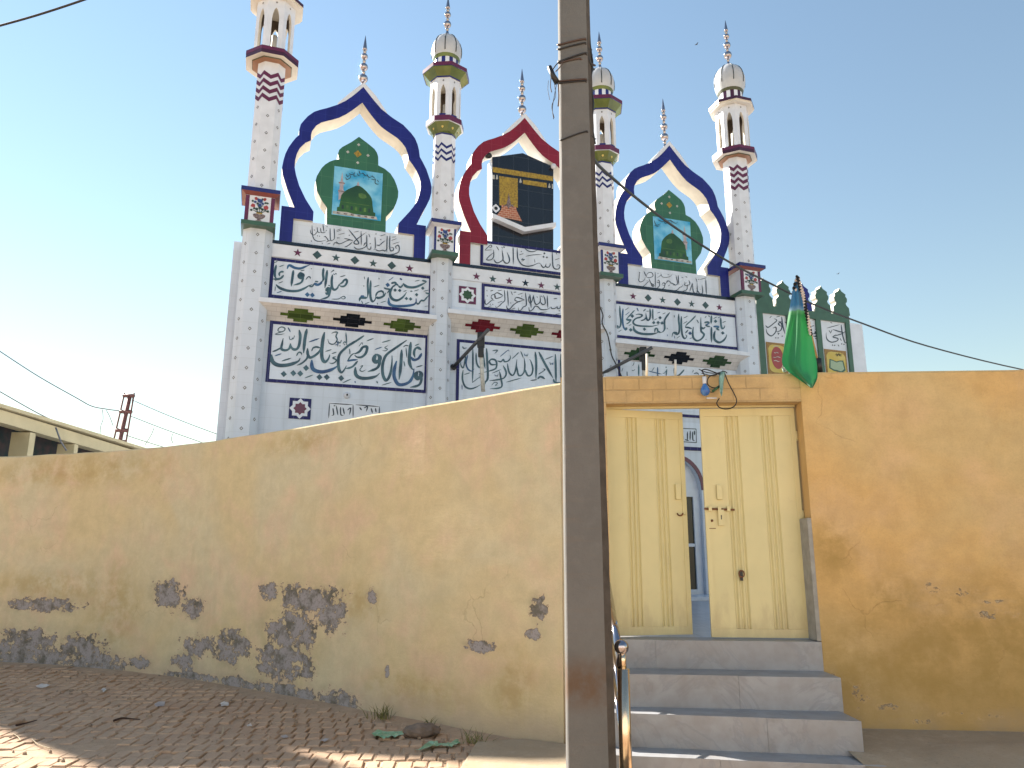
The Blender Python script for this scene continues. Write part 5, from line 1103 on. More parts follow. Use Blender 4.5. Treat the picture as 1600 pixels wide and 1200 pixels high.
# knot of wire ends on the left edge
kn = empty('wire_knot', at_pole(868, 120, PD - .02)); tag(kn, 'dark bracket with a tangle of loose wire ends at the left edge of the pole', 'wire')
k0 = Vector(kn.location)
mb = MB(); a, b, c = at_pole(858.5, 104, PD - .05) - k0, at_pole(864, 118, PD - .05) - k0, at_pole(871, 130, PD - .01) - k0
mb.tube([a, b, c], 0.019, BLACK, 6, r2=0.026); mb.build('bracket', kn)
for pl, mt, r in (([(864, 108), (870, 100), (876, 95)], TIE, .005), ([(861, 120), (860, 135), (862, 144)], TIEB, .004), ([(870, 128), (866, 150), (863, 170), (865, 186)], TIE, .003), ([(872, 130), (873, 150), (872, 166)], TIEB, .006), ([(866, 132), (868, 150), (862, 166), (866, 184)], TIEB, .0025), ([(857, 126), (856, 140), (859, 156)], TIEB, .002), ([(868, 112), (874, 106), (880, 96)], TIEB, .005)):
    mb = MB(); mb.tube([v - k0 for v in smooth3([at_pole(x, y, PD - .03) for x, y in pl])], r, mt, 5); mb.build('loose_wire', kn)
# ================================================================== GROUND
def dirt_mat(name, c1, c2, c3, scale=3.0, bump=0.6):
    m, nt, b = principled(name); b.inputs['Roughness'].default_value = 0.95; b.inputs['Specular IOR Level'].default_value = 0.15
    tc = nt.nodes.new('ShaderNodeTexCoord')
    def n_(s, d=8, r=0.65):
        n = nt.nodes.new('ShaderNodeTexNoise'); n.inputs['Scale'].default_value = s; n.inputs['Detail'].default_value = d; n.inputs['Roughness'].default_value = r
        nt.links.new(tc.outputs['Object'], n.inputs['Vector']); return n.outputs['Fac']
    def r_(v, a, c, d=0, e=1):
        r = nt.nodes.new('ShaderNodeMapRange'); r.interpolation_type = 'SMOOTHSTEP'
        for nm, val in zip(('From Min', 'From Max', 'To Min', 'To Max'), (a, c, d, e)): r.inputs[nm].default_value = val
        nt.links.new(v, r.inputs['Value']); return r.outputs['Result']
    def m_(f, a, c):
        x = nt.nodes.new('ShaderNodeMix'); x.data_type = 'RGBA'; nt.links.new(f, x.inputs[0])
        for s_, q_ in ((6, a), (7, c)):
            if isinstance(q_, tuple): x.inputs[s_].default_value = rgb(q_)
            else: nt.links.new(q_, x.inputs[s_])
        return x.outputs[2]
    col = m_(r_(n_(scale * .3, 6), .35, .65), c1, c2); col = m_(r_(n_(scale * 3), .45, .75, 0, .8), col, c3)
    col = m_(r_(n_(scale * 16, 6), .55, .75, 0, .6), col, tuple(c * .45 for c in c1))
    nt.links.new(col, b.inputs['Base Color'])
    bp = nt.nodes.new('ShaderNodeBump'); bp.inputs['Strength'].default_value = bump; bp.inputs['Distance'].default_value = 0.02
    nt.links.new(n_(scale * 9, 10, .7), bp.inputs['Height']); nt.links.new(bp.outputs['Normal'], b.inputs['Normal'])
    return m
DIRT = dirt_mat('dusty_earth', (0.42, 0.29, 0.19), (0.48, 0.34, 0.23), (0.33, 0.23, 0.15))
BRICKM = dirt_mat('dusty_street_brick', (0.43, 0.295, 0.20), (0.49, 0.35, 0.24), (0.36, 0.245, 0.165), 2.0, 0.6)
APRON = dirt_mat('dusty_cement_apron', (0.40, 0.315, 0.22), (0.36, 0.28, 0.19), (0.45, 0.36, 0.26), 2.4, 0.4)
mb = MB(); G = 3000
mb.mesh([(-G, -G, -0.06), (G, -G, -0.06), (G, G, -0.06), (-G, G, -0.06)], [(0, 1, 2, 3)], DIRT); struct(mb.build('ground'), 'bare dusty earth')
def lw_y(x):
    for i in range(len(LW) - 1):
        if LW[i][0] <= x <= LW[i + 1][0]: return LW[i][1] + (LW[i + 1][1] - LW[i][1]) * (x - LW[i][0]) / (LW[i + 1][0] - LW[i][0])
    return gwd(x)
# earth between and over the bricks
mb = MB(); nx, ny = 90, 90; X0, X1, Y0 = -11.0, 0.62, 2.0
vs = []; fsx = []
for i in range(nx + 1):
    x = X0 + (X1 - X0) * i / nx; yt = lw_y(x) + 0.08
    for j in range(ny + 1):
        y = Y0 + (yt - Y0) * j / ny
        nh = noise.noise(Vector((x * .9, y * .9, 0))) * 0.016 + noise.noise(Vector((x * 4, y * 4, 3))) * 0.007
        foot = max(0.0, 1 - (yt - y) / 0.55)
        vs.append((x, y, -0.004 + nh + foot * 0.03))
for i in range(nx):
    for j in range(ny): a = i * (ny + 1) + j; fsx.append((a, a + ny + 1, a + ny + 2, a + 1))
mb.mesh(vs, fsx, DIRT, True); struct(mb.build('earth'), 'dry earth filling the joints of the brick street')
mb = MB(); rnd = random.Random(11); bw, bl = 0.128, 0.245
row = 0; y = 3.2
while y < 13.2:
    x = -9.6 + (row % 2) * bw * .5 + rnd.uniform(-.02, .02)
    while x < 0.45:
        cxx, cyy = x + rnd.uniform(-.006, .006) + 0.10 * noise.noise(Vector((x * .25, y * .25, 9))), y + rnd.uniform(-.012, .012) + 0.14 * noise.noise(Vector((x * .3, y * .3, 2)))
        if cyy < lw_y(cxx) - 0.12 and rnd.random() > 0.03:
            hz = 0.012 + rnd.uniform(-.007, .008) + 0.010 * noise.noise(Vector((x * .7, y * .7, 7)))
            rz = rnd.uniform(-.05, .05) + 0.06; tx, ty = rnd.uniform(-.04, .04), rnd.uniform(-.035, .03)
            T = Matrix.Translation((cxx, cyy, hz)) @ Matrix.Rotation(rz, 4, 'Z') @ Matrix.Rotation(tx, 4, 'Y') @ Matrix.Rotation(ty, 4, 'X')
            w, l = bw * .5 - rnd.uniform(.004, .011), bl * .5 - rnd.uniform(.004, .014); ch = rnd.uniform(.006, .013)
            j = lambda: rnd.uniform(-.006, .006)
            tp = [(-w + ch + j(), -l + ch + j(), j() * .4), (w - ch + j(), -l + ch + j(), j() * .4), (w - ch + j(), l - ch + j(), j() * .4), (-w + ch + j(), l - ch + j(), j() * .4)]
            md = [(-w, -l, -ch), (w, -l, -ch), (w, l, -ch), (-w, l, -ch)]; lo = [(a, b, -.06) for a, b, _ in md]
            V = [T @ Vector(v) for v in tp + md + lo]
            mb.mesh(V, [(0, 1, 2, 3)] + [(4 + k, 4 + (k + 1) % 4, (k + 1) % 4, k) for k in range(4)] + [(8 + k, 8 + (k + 1) % 4, 4 + (k + 1) % 4, 4 + k) for k in range(4)], BRICKM)
        x += bw
    y += bl; row += 1
struct(mb.build('street_paving'), 'dusty brick-on-edge street paving')
# cement apron to the right of the steps, humped towards the street
mb = MB(); vs = []; fsx = []; nx, ny = 60, 40
for i in range(nx + 1):
    x = 2.55 + 6.5 * i / nx
    for j in range(ny + 1):
        yt = gwd(x) + 0.05; y = 3.0 + (yt - 3.0) * j / ny
        z = 0.205 - 0.04 * max(0, 6.2 - y) + noise.noise(Vector((x * 1.1, y * 1.1, 4))) * 0.012
        k = min(1, max(0, (x - 3.02 + 0.06 * noise.noise(Vector((x * 2, y * 2, 1))) - (y - 5.9) * 0.35) / 0.10)) * min(1, max(0, (6.50 - y + 0.10 * noise.noise(Vector((x * 3, 1, 6)))) / 0.22))
        z += 0.035 * k; 
        if x < 2.95: z -= 0.10 * min(1, (2.95 - x) / .3) * min(1, max(0, (6.3 - y)))
        vs.append((x, y, z))
for i in range(nx):
    for j in range(ny): a = i * (ny + 1) + j; fsx.append((a, a + ny + 1, a + ny + 2, a + 1))
mb.mesh(vs, fsx, APRON, True); struct(mb.build('cement_apron'), 'cracked cement apron under the right-hand wall')
# cement ramp left of the pole
mb = MB(); P_ = [atz(745, 1158, 0.04), atz(716, 1204, 0.045), atz(690, 1260, 0.045), Vector((0.75, 4.6, 0.05)), Vector((0.75, 7.0, 0.07)), Vector((0.42, 7.10, 0.06)), atz(815, 1153, 0.045)]
mb.mesh([tuple(p) for p in P_] + [(p.x, p.y, -0.08) for p in P_], [tuple(range(7))] + [(k, k + 7, (k + 1) % 7 + 7, (k + 1) % 7) for k in range(7)], APRON); o = mb.build('cement_ramp', bevel=0.015); struct(o, 'low cement ramp at the foot of the pole')
# courtyard floor behind the walls
COURT = tile_mat('courtyard_tile', (0.50, 0.51, 0.54), (0.33, 0.34, 0.37), 0.3, 0.3, 0.3, 0.006, 0.1, axes='xy')
mb = MB(); pl = [(0.52, 7.36), (0.92, 7.34), (0.92, 7.46), (2.71, 7.32), (2.71, 7.24), (12, 6.65), (30, 8), (30, 45), (-24, 45), (-24, 18.2), (-12, 14.3), (-7.9, 12.95), (-5.1, 11.75), (-2.7, 10.1), (-0.7, 8.45)]
mb.mesh([(a, b, 0.90) for a, b in pl], [tuple(range(len(pl)))], COURT); struct(mb.build('courtyard_floor'), 'pale tiled courtyard floor')

# ================================================================== SMALL THINGS ON THE GROUND
STONE = mat('rough_brown_stone', (0.20, 0.15, 0.115), 0.95, var=0.2, scale=12, bump=1.0, bscale=18)
p0 = atz(659, 1148, 0.02); bm = bmesh.new(); bmesh.ops.create_icosphere(bm, subdivisions=4, radius=1)
for v in bm.verts:
    k = 1 + 0.18 * noise.noise(v.co * 2.1) + 0.08 * noise.noise(v.co * 6); v.co = Vector((v.co.x * .165 * k, v.co.y * .12 * k, v.co.z * .065 * k + 0.035))
me = bpy.data.meshes.new('stone'); bm.to_mesh(me); bm.free(); me.materials.append(STONE)
for pgon in me.polygons: pgon.use_smooth = True
o = bpy.data.objects.new('stone', me); COL.objects.link(o); o.location = p0; tag(o, 'flat brown stone lying at the foot of the yellow wall', 'stone')
PLAST = mat('green_plastic_film', (0.10, 0.30, 0.17), 0.3, col2=(0.25, 0.42, 0.30), scale=12)
def scrap(pxs, mt, name, label, cat, group=None, h=0.02, seed=1):
    """a crumpled sheet: outline pixels on the ground, lifted and folded"""
    rr = random.Random(seed); pts = [atz(x, y, 0.03) for x, y in pxs]; c = sum(pts, Vector()) / len(pts)
    bm = bmesh.new(); vs = [bm.verts.new((p.x - c.x, p.y - c.y, 0)) for p in pts]; f = bm.faces.new(vs)
    bmesh.ops.triangulate(bm, faces=[f]); bmesh.ops.subdivide_edges(bm, edges=bm.edges[:], cuts=3, use_grid_fill=True)
    for v in bm.verts: v.co.z += h * (noise.noise(Vector((v.co.x * 22, v.co.y * 22, seed))) + .6) + rr.uniform(0, h * .3)
    bmesh.ops.solidify(bm, geom=bm.faces[:], thickness=0.0015)
    me = bpy.data.meshes.new(name); bm.to_mesh(me); bm.free(); me.materials.append(mt)
    o = bpy.data.objects.new(name, me); COL.objects.link(o); o.location = (c.x, c.y, 0.022); tag(o, label, cat, group); return o
scrap([(580, 1149), (590, 1143), (610, 1146), (628, 1144), (631, 1150), (612, 1152), (600, 1155), (588, 1153)], PLAST, 'plastic_scrap', 'torn green plastic scrap left of the brown stone', 'litter', 'green plastic scraps', 0.025, 3)
scrap([(648, 1174), (668, 1161), (680, 1158), (686, 1164), (700, 1162), (716, 1157), (720, 1161), (706, 1168), (690, 1166), (675, 1168)], PLAST, 'plastic_scrap', 'twisted green plastic strip nearest the cement ramp', 'litter', 'green plastic scraps', 0.02, 5)
PAPER = mat('dirty_white_paper', (0.62, 0.58, 0.54), 0.8)
GREYP = mat('grey_card', (0.42, 0.37, 0.35), 0.9)
for (pp, mt, lb_, sd) in (([(56, 1072), (66, 1068), (79, 1070), (72, 1074), (60, 1075)], PAPER, 'flat pale paper scrap farthest left near the wall foot', 2), ([(158, 1077), (163, 1074), (166, 1078), (162, 1081)], PAPER, 'tiny white paper scrap between two darker bits', 4), ([(240, 1101), (248, 1096), (258, 1097), (257, 1102), (245, 1104)], GREYP, 'grey card scrap among the shaded bricks', 6), ([(344, 1099), (350, 1096), (358, 1098), (357, 1102), (346, 1103)], PAPER, 'whitish paper scrap close to the wall, right of the grey card', 8), ([(385, 1134), (392, 1131), (394, 1133), (387, 1135)], PAPER, 'thin white paper sliver in the middle of the bricks', 9), ([(438, 1151), (446, 1148), (451, 1151), (444, 1154)], GREYP, 'small crumpled grey scrap at the edge of the sunny bricks', 12), ([(500, 1157), (508, 1153), (514, 1155), (508, 1159)], GREYP, 'pale grey scrap right of the crumpled one', 13)):
    scrap(pp, mt, 'paper_scrap', lb_, 'litter', 'paper scraps on the street', 0.012, sd)
TWIG = mat('dark_dry_leaf', (0.05, 0.025, 0.015), 0.9)
for (pts, lb_) in (([(178, 1126), (190, 1122), (205, 1123), (219, 1124)], 'dark dry twig lying alone among the shaded bricks'), ([(25, 1133), (40, 1130), (58, 1125)], 'dark twig at the left by the sunny corner')):
    q = [atz(x, y, 0.03) for x, y in pts]; mb = MB(); mb.tube([v - q[0] for v in smooth3(q)], 0.012, TWIG, 6, r2=0.004); o = mb.build('twig'); o.location = q[0]; tag(o, lb_, 'twig', 'dry twigs')
STRAW = mat('pale_straw', (0.55, 0.44, 0.28), 0.8)
for (pts, lb_) in (([(20, 1146), (28, 1151), (32, 1157)], 'short pale straw at the corner of the sunny patch'), ([(50, 1155), (60, 1163), (80, 1170)], 'long curved straw beside the sunny patch'), ([(349, 1136), (348, 1145), (344, 1148)], 'bent straw standing among the bricks')):
    q = [atz(x, y, 0.025) for x, y in pts]; mb = MB(); mb.tube([v - q[0] for v in smooth3(q)], 0.004, STRAW, 5); o = mb.build('straw'); o.location = q[0]; tag(o, lb_, 'straw', 'straws')
GRASS = mat('dry_green_grass', (0.10, 0.12, 0.03), 0.7, col2=(0.20, 0.17, 0.06), scale=30)
for (x, y, nb, hh_, lb_, sd) in ((596, 1124, 46, .16, 'green grass tuft at the wall foot left of the stone', 1), (744, 1162, 34, .13, 'sparse dry grass tuft at the corner of the cement ramp', 2), (672, 1136, 16, .10, 'tiny weeds behind the stone', 3)):
    c = atz(x, y, 0.02); rr = random.Random(sd); mb = MB()
    for _ in range(nb):
        bx, by = rr.gauss(0, .05), rr.gauss(0, .03); h = hh_ * rr.uniform(.35, 1.1); dx, dy = rr.gauss(0, .05), rr.gauss(0, .04); a = rr.uniform(0, math.pi); wx, wy = .004 * math.cos(a), .004 * math.sin(a)
        mb.face([(bx - wx, by - wy, 0), (bx + wx, by + wy, 0), (bx + dx * .5 + wx, by + dy * .5 + wy, h * .6), (bx + dx * .5 - wx, by + dy * .5 - wy, h * .6)], GRASS); mb.face([(bx + dx * .5 - wx, by + dy * .5 - wy, h * .6), (bx + dx * .5 + wx, by + dy * .5 + wy, h * .6), (bx + dx * 1.3, by + dy * 1.3, h)], GRASS)
    o = mb.build('grass_tuft'); o.location = c; tag(o, lb_, 'grass', 'grass tufts')

GRIT = mat('earth_crumb', (0.36, 0.27, 0.19), 0.95, var=0.25, scale=5)
mb = MB(); rr = random.Random(21)
for _ in range(900):
    x = rr.uniform(-8.5, 0.7); y = rr.uniform(4.6, 12.0)
    if y > lw_y(x) - 0.05: continue
    r = min(0.045, 0.006 + abs(rr.gauss(0, .009))); z = 0.018
    ns = 5; a0 = rr.uniform(0, 6); top = (x + rr.uniform(-.3, .3) * r, y, z + r * rr.uniform(.5, 1.1))
    ring = [(x + r * rr.uniform(.7, 1.2) * math.cos(a0 + k * 2 * math.pi / ns), y + r * rr.uniform(.7, 1.2) * math.sin(a0 + k * 2 * math.pi / ns), z - .008) for k in range(ns)]
    mid = [((q[0] * .8 + x * .2), (q[1] * .8 + y * .2), z + r * .45) for q in ring]
    mb.mesh(ring + mid + [top], [(k, (k + 1) % ns, ns + (k + 1) % ns, ns + k) for k in range(ns)] + [(ns + k, ns + (k + 1) % ns, 2 * ns) for k in range(ns)], GRIT)
o = mb.build('gravel'); o['kind'] = 'stuff'; o['label'] = 'earth crumbs and small stones scattered over the brick street'
# ================================================================== GREEN FLAG
CLOTH, nt, b_ = principled('green_blue_satin'); b_.inputs['Roughness'].default_value = 0.62; b_.inputs['Sheen Weight'].default_value = 0.3
tc = nt.nodes.new('ShaderNodeTexCoord'); sx = nt.nodes.new('ShaderNodeSeparateXYZ'); nt.links.new(tc.outputs['Object'], sx.inputs[0])
cr = nt.nodes.new('ShaderNodeValToRGB'); cr.color_ramp.interpolation = 'LINEAR'; mr = nt.nodes.new('ShaderNodeMapRange'); mr.inputs['From Min'].default_value = -1.2; mr.inputs['From Max'].default_value = 0.0
nt.links.new(sx.outputs[2], mr.inputs['Value']); nt.links.new(mr.outputs[0], cr.inputs[0])
e = cr.color_ramp.elements; e[0].position = 0.0; e[0].color = (0.025, 0.32, 0.15, 1); e[1].position = 1.0; e[1].color = (0.05, 0.26, 0.50, 1)
for p_, c_ in ((.64, (0.05, 0.36, 0.12, 1)), (.675, (0.16, 0.50, 0.22, 1)), (.69, (0.30, 0.50, 0.62, 1)), (.73, (0.07, 0.30, 0.52, 1))):
    x = e.new(p_); x.color = c_
nt.links.new(cr.outputs[0], b_.inputs['Base Color'])
tr = nt.nodes.new('ShaderNodeBsdfTranslucent'); nt.links.new(cr.outputs[0], tr.inputs['Color']); ms = nt.nodes.new('ShaderNodeMixShader'); ms.inputs[0].default_value = 0.5
out = nt.nodes['Material Output']; nt.links.new(b_.outputs[0], ms.inputs[1]); nt.links.new(tr.outputs[0], ms.inputs[2]); nt.links.new(ms.outputs[0], out.inputs[0])
ft = atd(1245, 434, 7.08); fl = empty('flag', ft); tag(fl, 'green and blue satin flag hanging furled above the right gate jamb', 'flag')
secs = [(434, 1243.5, 1246.5), (444, 1240, 1250), (454, 1238, 1252.5), (470, 1236, 1256), (487, 1233, 1260), (505, 1230, 1264), (522, 1228, 1267.5), (540, 1225.5, 1271), (556, 1222.5, 1274), (568, 1220.5, 1276.5), (580, 1229, 1277.5), (592, 1247, 1278), (606, 1266.5, 1270)]
nu = 28; rows_ = []
for (y, xl, xr_) in secs:
    r_ = []
    for k in range(nu + 1):
        t = k / nu; yy = y
        if y >= 580: yy = y
        sl = (y - 434) / 170
        d = 7.02 - 0.10 * sl + 0.026 * sl * math.sin(t * 8.0 + y * .012) + 0.010 * math.sin(t * 17 + y * .03) - 0.05 * math.sin(t * math.pi)
        r_.append(atd(xl + (xr_ - xl) * t, yy, d) - ft)
    rows_.append(r_)
mb = MB(); mb.mesh([v for r_ in rows_ for v in r_], [(i * (nu + 1) + k, i * (nu + 1) + k + 1, (i + 1) * (nu + 1) + k + 1, (i + 1) * (nu + 1) + k) for i in range(len(rows_) - 1) for k in range(nu)], CLOTH, True)
cl = mb.build('cloth', fl); sd = cl.modifiers.new('s', 'SUBSURF'); sd.levels = 1; sd.render_levels = 2; so = cl.modifiers.new('t', 'SOLIDIFY'); so.thickness = 0.002
WOOL = mat('black_wool_braid', (0.012, 0.012, 0.014), 0.95); WOOLW = mat('cream_wool_braid', (0.62, 0.55, 0.50), 0.95)
mb = MB(); pa = [(1246, 432), (1249.5, 445), (1254, 458), (1257, 470), (1259, 484), (1262, 497), (1264.5, 510), (1267, 523)]
pts = smooth3([atd(x, y, 6.93) - ft for x, y in pa], 6)
for k in range(len(pts) - 1):
    for s_ in (0, 1):
        a = Vector((0.009 * math.cos(k * 1.3 + s_ * math.pi), 0.009 * math.sin(k * 1.3 + s_ * math.pi), 0)); b = Vector((0.009 * math.cos((k + 1) * 1.3 + s_ * math.pi), 0.009 * math.sin((k + 1) * 1.3 + s_ * math.pi), 0))
        mb.tube([pts[k] + a, pts[k + 1] + b], 0.012, WOOL if (k // 2 + s_) % 2 else WOOLW, 7)
mb.build('braided_cord', fl)
mb = MB(); k = 0
for (x, y) in ((1245, 432), (1244, 438), (1242, 444), (1247, 446), (1240.5, 450), (1244, 453), (1250, 452)):
    mb.lathe(sphere_prof(0.017 if k else 0.014, 0, 6), atd(x, y, 6.97) - ft, WOOL if k % 2 == 0 else WOOLW, 8); k += 1
mb.build('pompom_top', fl)
WOOD = mat('raw_bamboo', (0.45, 0.26, 0.09), 0.6, col2=(0.30, 0.16, 0.06), scale=14)
mb = MB(); mb.tube([atd(1244.5, 436, 7.06) - ft, atd(1266, 520, 7.12) - ft, atd(1281, 583, 7.17) - ft], 0.017, WOOD, 8); mb.build('staff', fl)
mb = MB(); mb.tube([atd(1277.5, 560, 7.12) - ft, atd(1280, 582, 7.14) - ft], 0.036, BLACK, 8); mb.build('binding', fl)
mb = MB(); rr = random.Random(5); WB = mat('white_teal_rag', (0.55, 0.58, 0.55), 0.8, col2=(0.05, 0.22, 0.18), scale=30)
base = [atd(1224 + 2.3 * (k % 6), 569 + 3.2 * (k // 6), 6.98) - ft for k in range(24)]
vs = [p + Vector((rr.uniform(-.008, .008), rr.uniform(-.03, .03), rr.uniform(-.012, .008))) for p in base]
mb.mesh(vs, [(i * 6 + k, i * 6 + k + 1, i * 6 + 7 + k, i * 6 + 6 + k) for i in range(3) for k in range(5)], WB)
rg = mb.build('rag', fl); so = rg.modifiers.new('t', 'SOLIDIFY'); so.thickness = 0.004

# ================================================================== BULB AND WIRES OVER THE GATE
PLW = mat('white_plastic', (0.75, 0.76, 0.78), 0.35); BULB = mat('blue_lamp_glass', (0.02, 0.09, 0.36), 0.12, col2=(0.10, 0.26, 0.50), scale=18)
dL = gwd(1.85) - 0.07
lp = atd(1100.5, 588, dL); lb_o = empty('light_bulb', lp); tag(lb_o, 'blue light bulb hanging in a white holder over the gate lintel', 'bulb')
pxm = (atd(1110.5, 588, dL) - atd(1100.5, 588, dL)).length / 10
mb = MB(); mb.lathe([(0.004, 0.0), (3.2 * pxm, -0.005), (3.4 * pxm, -11 * pxm), (2.6 * pxm, -12 * pxm)], (0, 0, 0), PLW, 16); mb.build('lamp_holder', lb_o)
mb = MB(); mb.lathe([(2.5 * pxm, -11.5 * pxm), (3.4 * pxm, -14 * pxm), (6.2 * pxm, -19 * pxm), (7.2 * pxm, -23 * pxm), (6.9 * pxm, -26 * pxm), (5.0 * pxm, -29.5 * pxm), (2.4 * pxm, -31 * pxm), (0.0005, -31.5 * pxm)], (0, 0, 0), BULB, 24); mb.build('glass_bulb', lb_o)
mb = MB(); mb.tube([Vector((0, 0, -.002)), atd(1100, 584, dL) - lp, atd(1096, 579, dL + .04) - lp], 0.006, BLACK, 6); mb.build('flex', lb_o)
wl_ = empty('hanging_cable', atd(1127, 585, dL)); tag(wl_, 'looped black cable with a teal rag tied over the gate lintel', 'cable'); w0 = Vector(wl_.location)
for pl, r in (([(1096, 579), (1102, 577), (1112, 580), (1122, 584), (1128, 589), (1129, 598), (1124, 604), (1115, 606), (1107, 602), (1105, 595), (1109, 588), (1118, 585), (1128, 583)], .0055), ([(1132, 582), (1138, 598), (1147, 615), (1151, 626), (1147, 635), (1136, 639), (1125, 637), (1120, 630), (1124, 622)], .0055), ([(1092, 577), (1105, 582), (1120, 583), (1131, 580), (1136, 583)], .005), ([(1096, 583), (1115, 587), (1130, 579)], .004), ([(1099, 604), (1112, 613), (1122, 605)], .004)):
    mb = MB(); mb.tube([v - w0 for v in smooth3([atd(x, y, dL + .02 * math.sin(x * .3)) for x, y in pl])], r, TIE, 6); mb.build('cable_loop', wl_)
TEAL = mat('teal_cloth', (0.28, 0.45, 0.42), 0.85, col2=(0.12, 0.28, 0.22), scale=22)
mb = MB(); rr = random.Random(9); col_ = [(1125, 581, 1132, 581), (1124, 588, 1131, 589), (1124, 596, 1130, 597), (1125, 605, 1130, 605), (1125, 614, 1129, 613), (1127, 619, 1128, 619)]
vs = []
for i, (x0, y0, x1, y1) in enumerate(col_):
    for k in range(4): vs.append(atd(x0 + (x1 - x0) * k / 3, y0 + (y1 - y0) * k / 3, dL - .03 + .02 * math.sin(k * 2.2 + i)) - w0)
mb.mesh(vs, [(i * 4 + k, i * 4 + k + 1, i * 4 + 5 + k, i * 4 + 4 + k) for i in range(5) for k in range(3)], TEAL, True); o = mb.build('rag', wl_); so = o.modifiers.new('t', 'SOLIDIFY'); so.thickness = 0.006
mb = MB(); mb.tube([atd(1104, 622, dL) - w0, atd(1120, 622, dL) - w0], 0.007, PLW, 8); mb.tube([atd(1113, 612, dL) - w0, atd(1126, 602, dL) - w0], 0.012, mat('green_tape', (.03, .12, .05), .5), 8); mb.build('tube_piece', wl_)
STICK = mat('white_limed_peg', (0.72, 0.68, 0.60), 0.8)
for (x, y0, y1, lb_) in ((1010.5, 553, 588, 'tall white peg standing on the lintel left of the short one'), (1055, 562, 588, 'short white peg standing on the middle of the lintel'), (1232, 584, 603, 'white plaster drip peg near the flag')):
    d = gwd(1.5) + (0.10 if y0 < 580 else -0.012); a, b = atd(x, y1, d), atd(x + (.3 if y0 < 580 else 0), y0, d); a.z = max(a.z, 3.337) if y0 < 580 else a.z
    mb = MB(); mb.tube([a - a, (a + b) / 2 - a + Vector((.002, 0, 0)), b - a], 0.0115, STICK, 8); o = mb.build('peg'); o.location = a; tag(o, lb_, 'peg', 'white pegs on the lintel')

# ================================================================== LAMP ARMS ON THE MOSQUE FRONT
def lamp_arm(p_wall, p_tip, clamp, drop, label):
    d0 = FP(*p_wall, 0.0); a = FO + Vector((UX * d0[0], UY * d0[0], d0[1]))
    def at_off(x, y, off): u = FP(x, y, off); return FO + Vector((UX * u[0] + UY * off, UY * u[0] - UX * off, u[1]))
    a = at_off(*p_wall, 0.02); t = at_off(*p_tip, 1.0); root = empty('lamp_arm', a); tag(root, label, 'lamp arm', 'lamp arms on the mosque front')
    m_ = MB(); m_.tube([Vector(), t - a], 0.032, mat('grey_black_pipe', (0.07, 0.075, 0.085), 0.5), 10); m_.tube([Vector((0, 0, 0)), (t - a) * .02], 0.06, BLACK, 10); m_.build('pipe', root)
    c = at_off(*clamp, 0.72) - a; m_ = MB(); m_.box(c.x - .07, c.x + .06, c.y - .06, c.y + .06, c.z - .14, c.z + .13, BLACK); m_.box(c.x - .05, c.x + .05, c.y - .09, c.y - .061, c.z - .34, c.z - .141, BLACK); m_.build('lamp_housing', root, bevel=0.02)
    e_ = at_off(*drop, 0.72) - a; m_ = MB(); m_.tube([c + Vector((0, -.05, -.2)), e_], 0.035, mat('flaking_white_pipe', (0.62, 0.62, 0.58), 0.7, var=.2, scale=20), 10); m_.build('drop_pipe', root)
lamp_arm((708, 574), (763, 515), (752, 531), (755, 612), 'black lamp arm on the middle bay left of the concrete pole')
lamp_arm((925, 592), (1019, 543), (1005, 553), (1006, 600), 'black lamp arm on the right bay just above the gate lintel')
CAB = mat('black_cable', (0.012, 0.012, 0.013), 0.5)
def facade_cable(pl, off, label, r=.009):
    pts = []
    for x, y in pl: u = FP(x, y, off); pts.append(FO + Vector((UX * u[0] + UY * off, UY * u[0] - UX * off, u[1])))
    m_ = MB(); m_.tube([p - pts[0] for p in smooth3(pts)], r, CAB, 6); o = m_.build('cable'); o.location = pts[0]; tag(o, label, 'cable')
facade_cable([(934, 462), (937, 478), (942, 492), (941, 505), (949, 522), (953, 540), (956, 556), (963, 570), (972, 590)], 0.33, 'thin wavy cable running down the slim minaret right of the pole', .012)

# ================================================================== OVERHEAD CABLES, FAR POLE, NEIGHBOUR'S HOUSE
def cable(pl, r, label, group=None, name='overhead_cable'):
    pts = smooth3([atd(x, y, d) for x, y, d in pl]); m_ = MB(); m_.tube([p - pts[0] for p in pts], r, CAB, 6); o = m_.build(name); o.location = pts[0]; tag(o, label, 'cable', group); return o
cable([(912, 226, 5.72), (926, 246, 5.76), (943, 266, 6.2), (1000, 314, 7.2), (1060, 359, 8.3), (1137, 408, 9.4), (1190, 436, 10.2), (1270, 475, 11.2), (1352, 507, 12.2), (1450, 541, 13.2), (1600, 578, 14.6), (1760, 606, 16)], 0.014, 'black service cable sagging from the concrete pole to the right')
cable([(-1400, 300, 11.0), (-700, 205, 9.0), (-250, 105, 7.6), (-60, 56, 7.0), (0, 40, 6.9), (60, 23, 6.8), (130, 0, 6.7), (200, -26, 6.6), (420, -120, 6.3), (760, -290, 5.6), (900, -380, 5.45)], 0.012, 'black cable crossing the top left corner of the sky')
dF = 28.0
IRON = mat('red_oxide_iron', (0.16, 0.065, 0.06), 0.7, var=0.15)
lt = atd(190, 712, dF); lt.z = 0; lp_ = empty('lattice_pole', lt); tag(lp_, 'rusty iron lattice electricity pole far behind the left wall', 'electricity pole')
lq = lambda x, y, d=dF: atd(x, y, d) - lt
mb = MB()
for (xa, xb) in ((194.5, 174.5), (209.5, 195)):
    a, b = lq(xa, 614), lq(xb, 702); g = (b - a) / (a.z - b.z); ft_ = b + g * (b.z + 0.0)
    mb.tube([a, b, ft_], 0.035, IRON, 4)
mb.build('upright', lp_)
mb = MB(); a, b = lq(203, 618), lq(184.5, 702); g = (b - a) / (a.z - b.z); mb.tube([a, b, b + g * b.z], 0.085, IRON, 4); mb.build('channel', lp_)
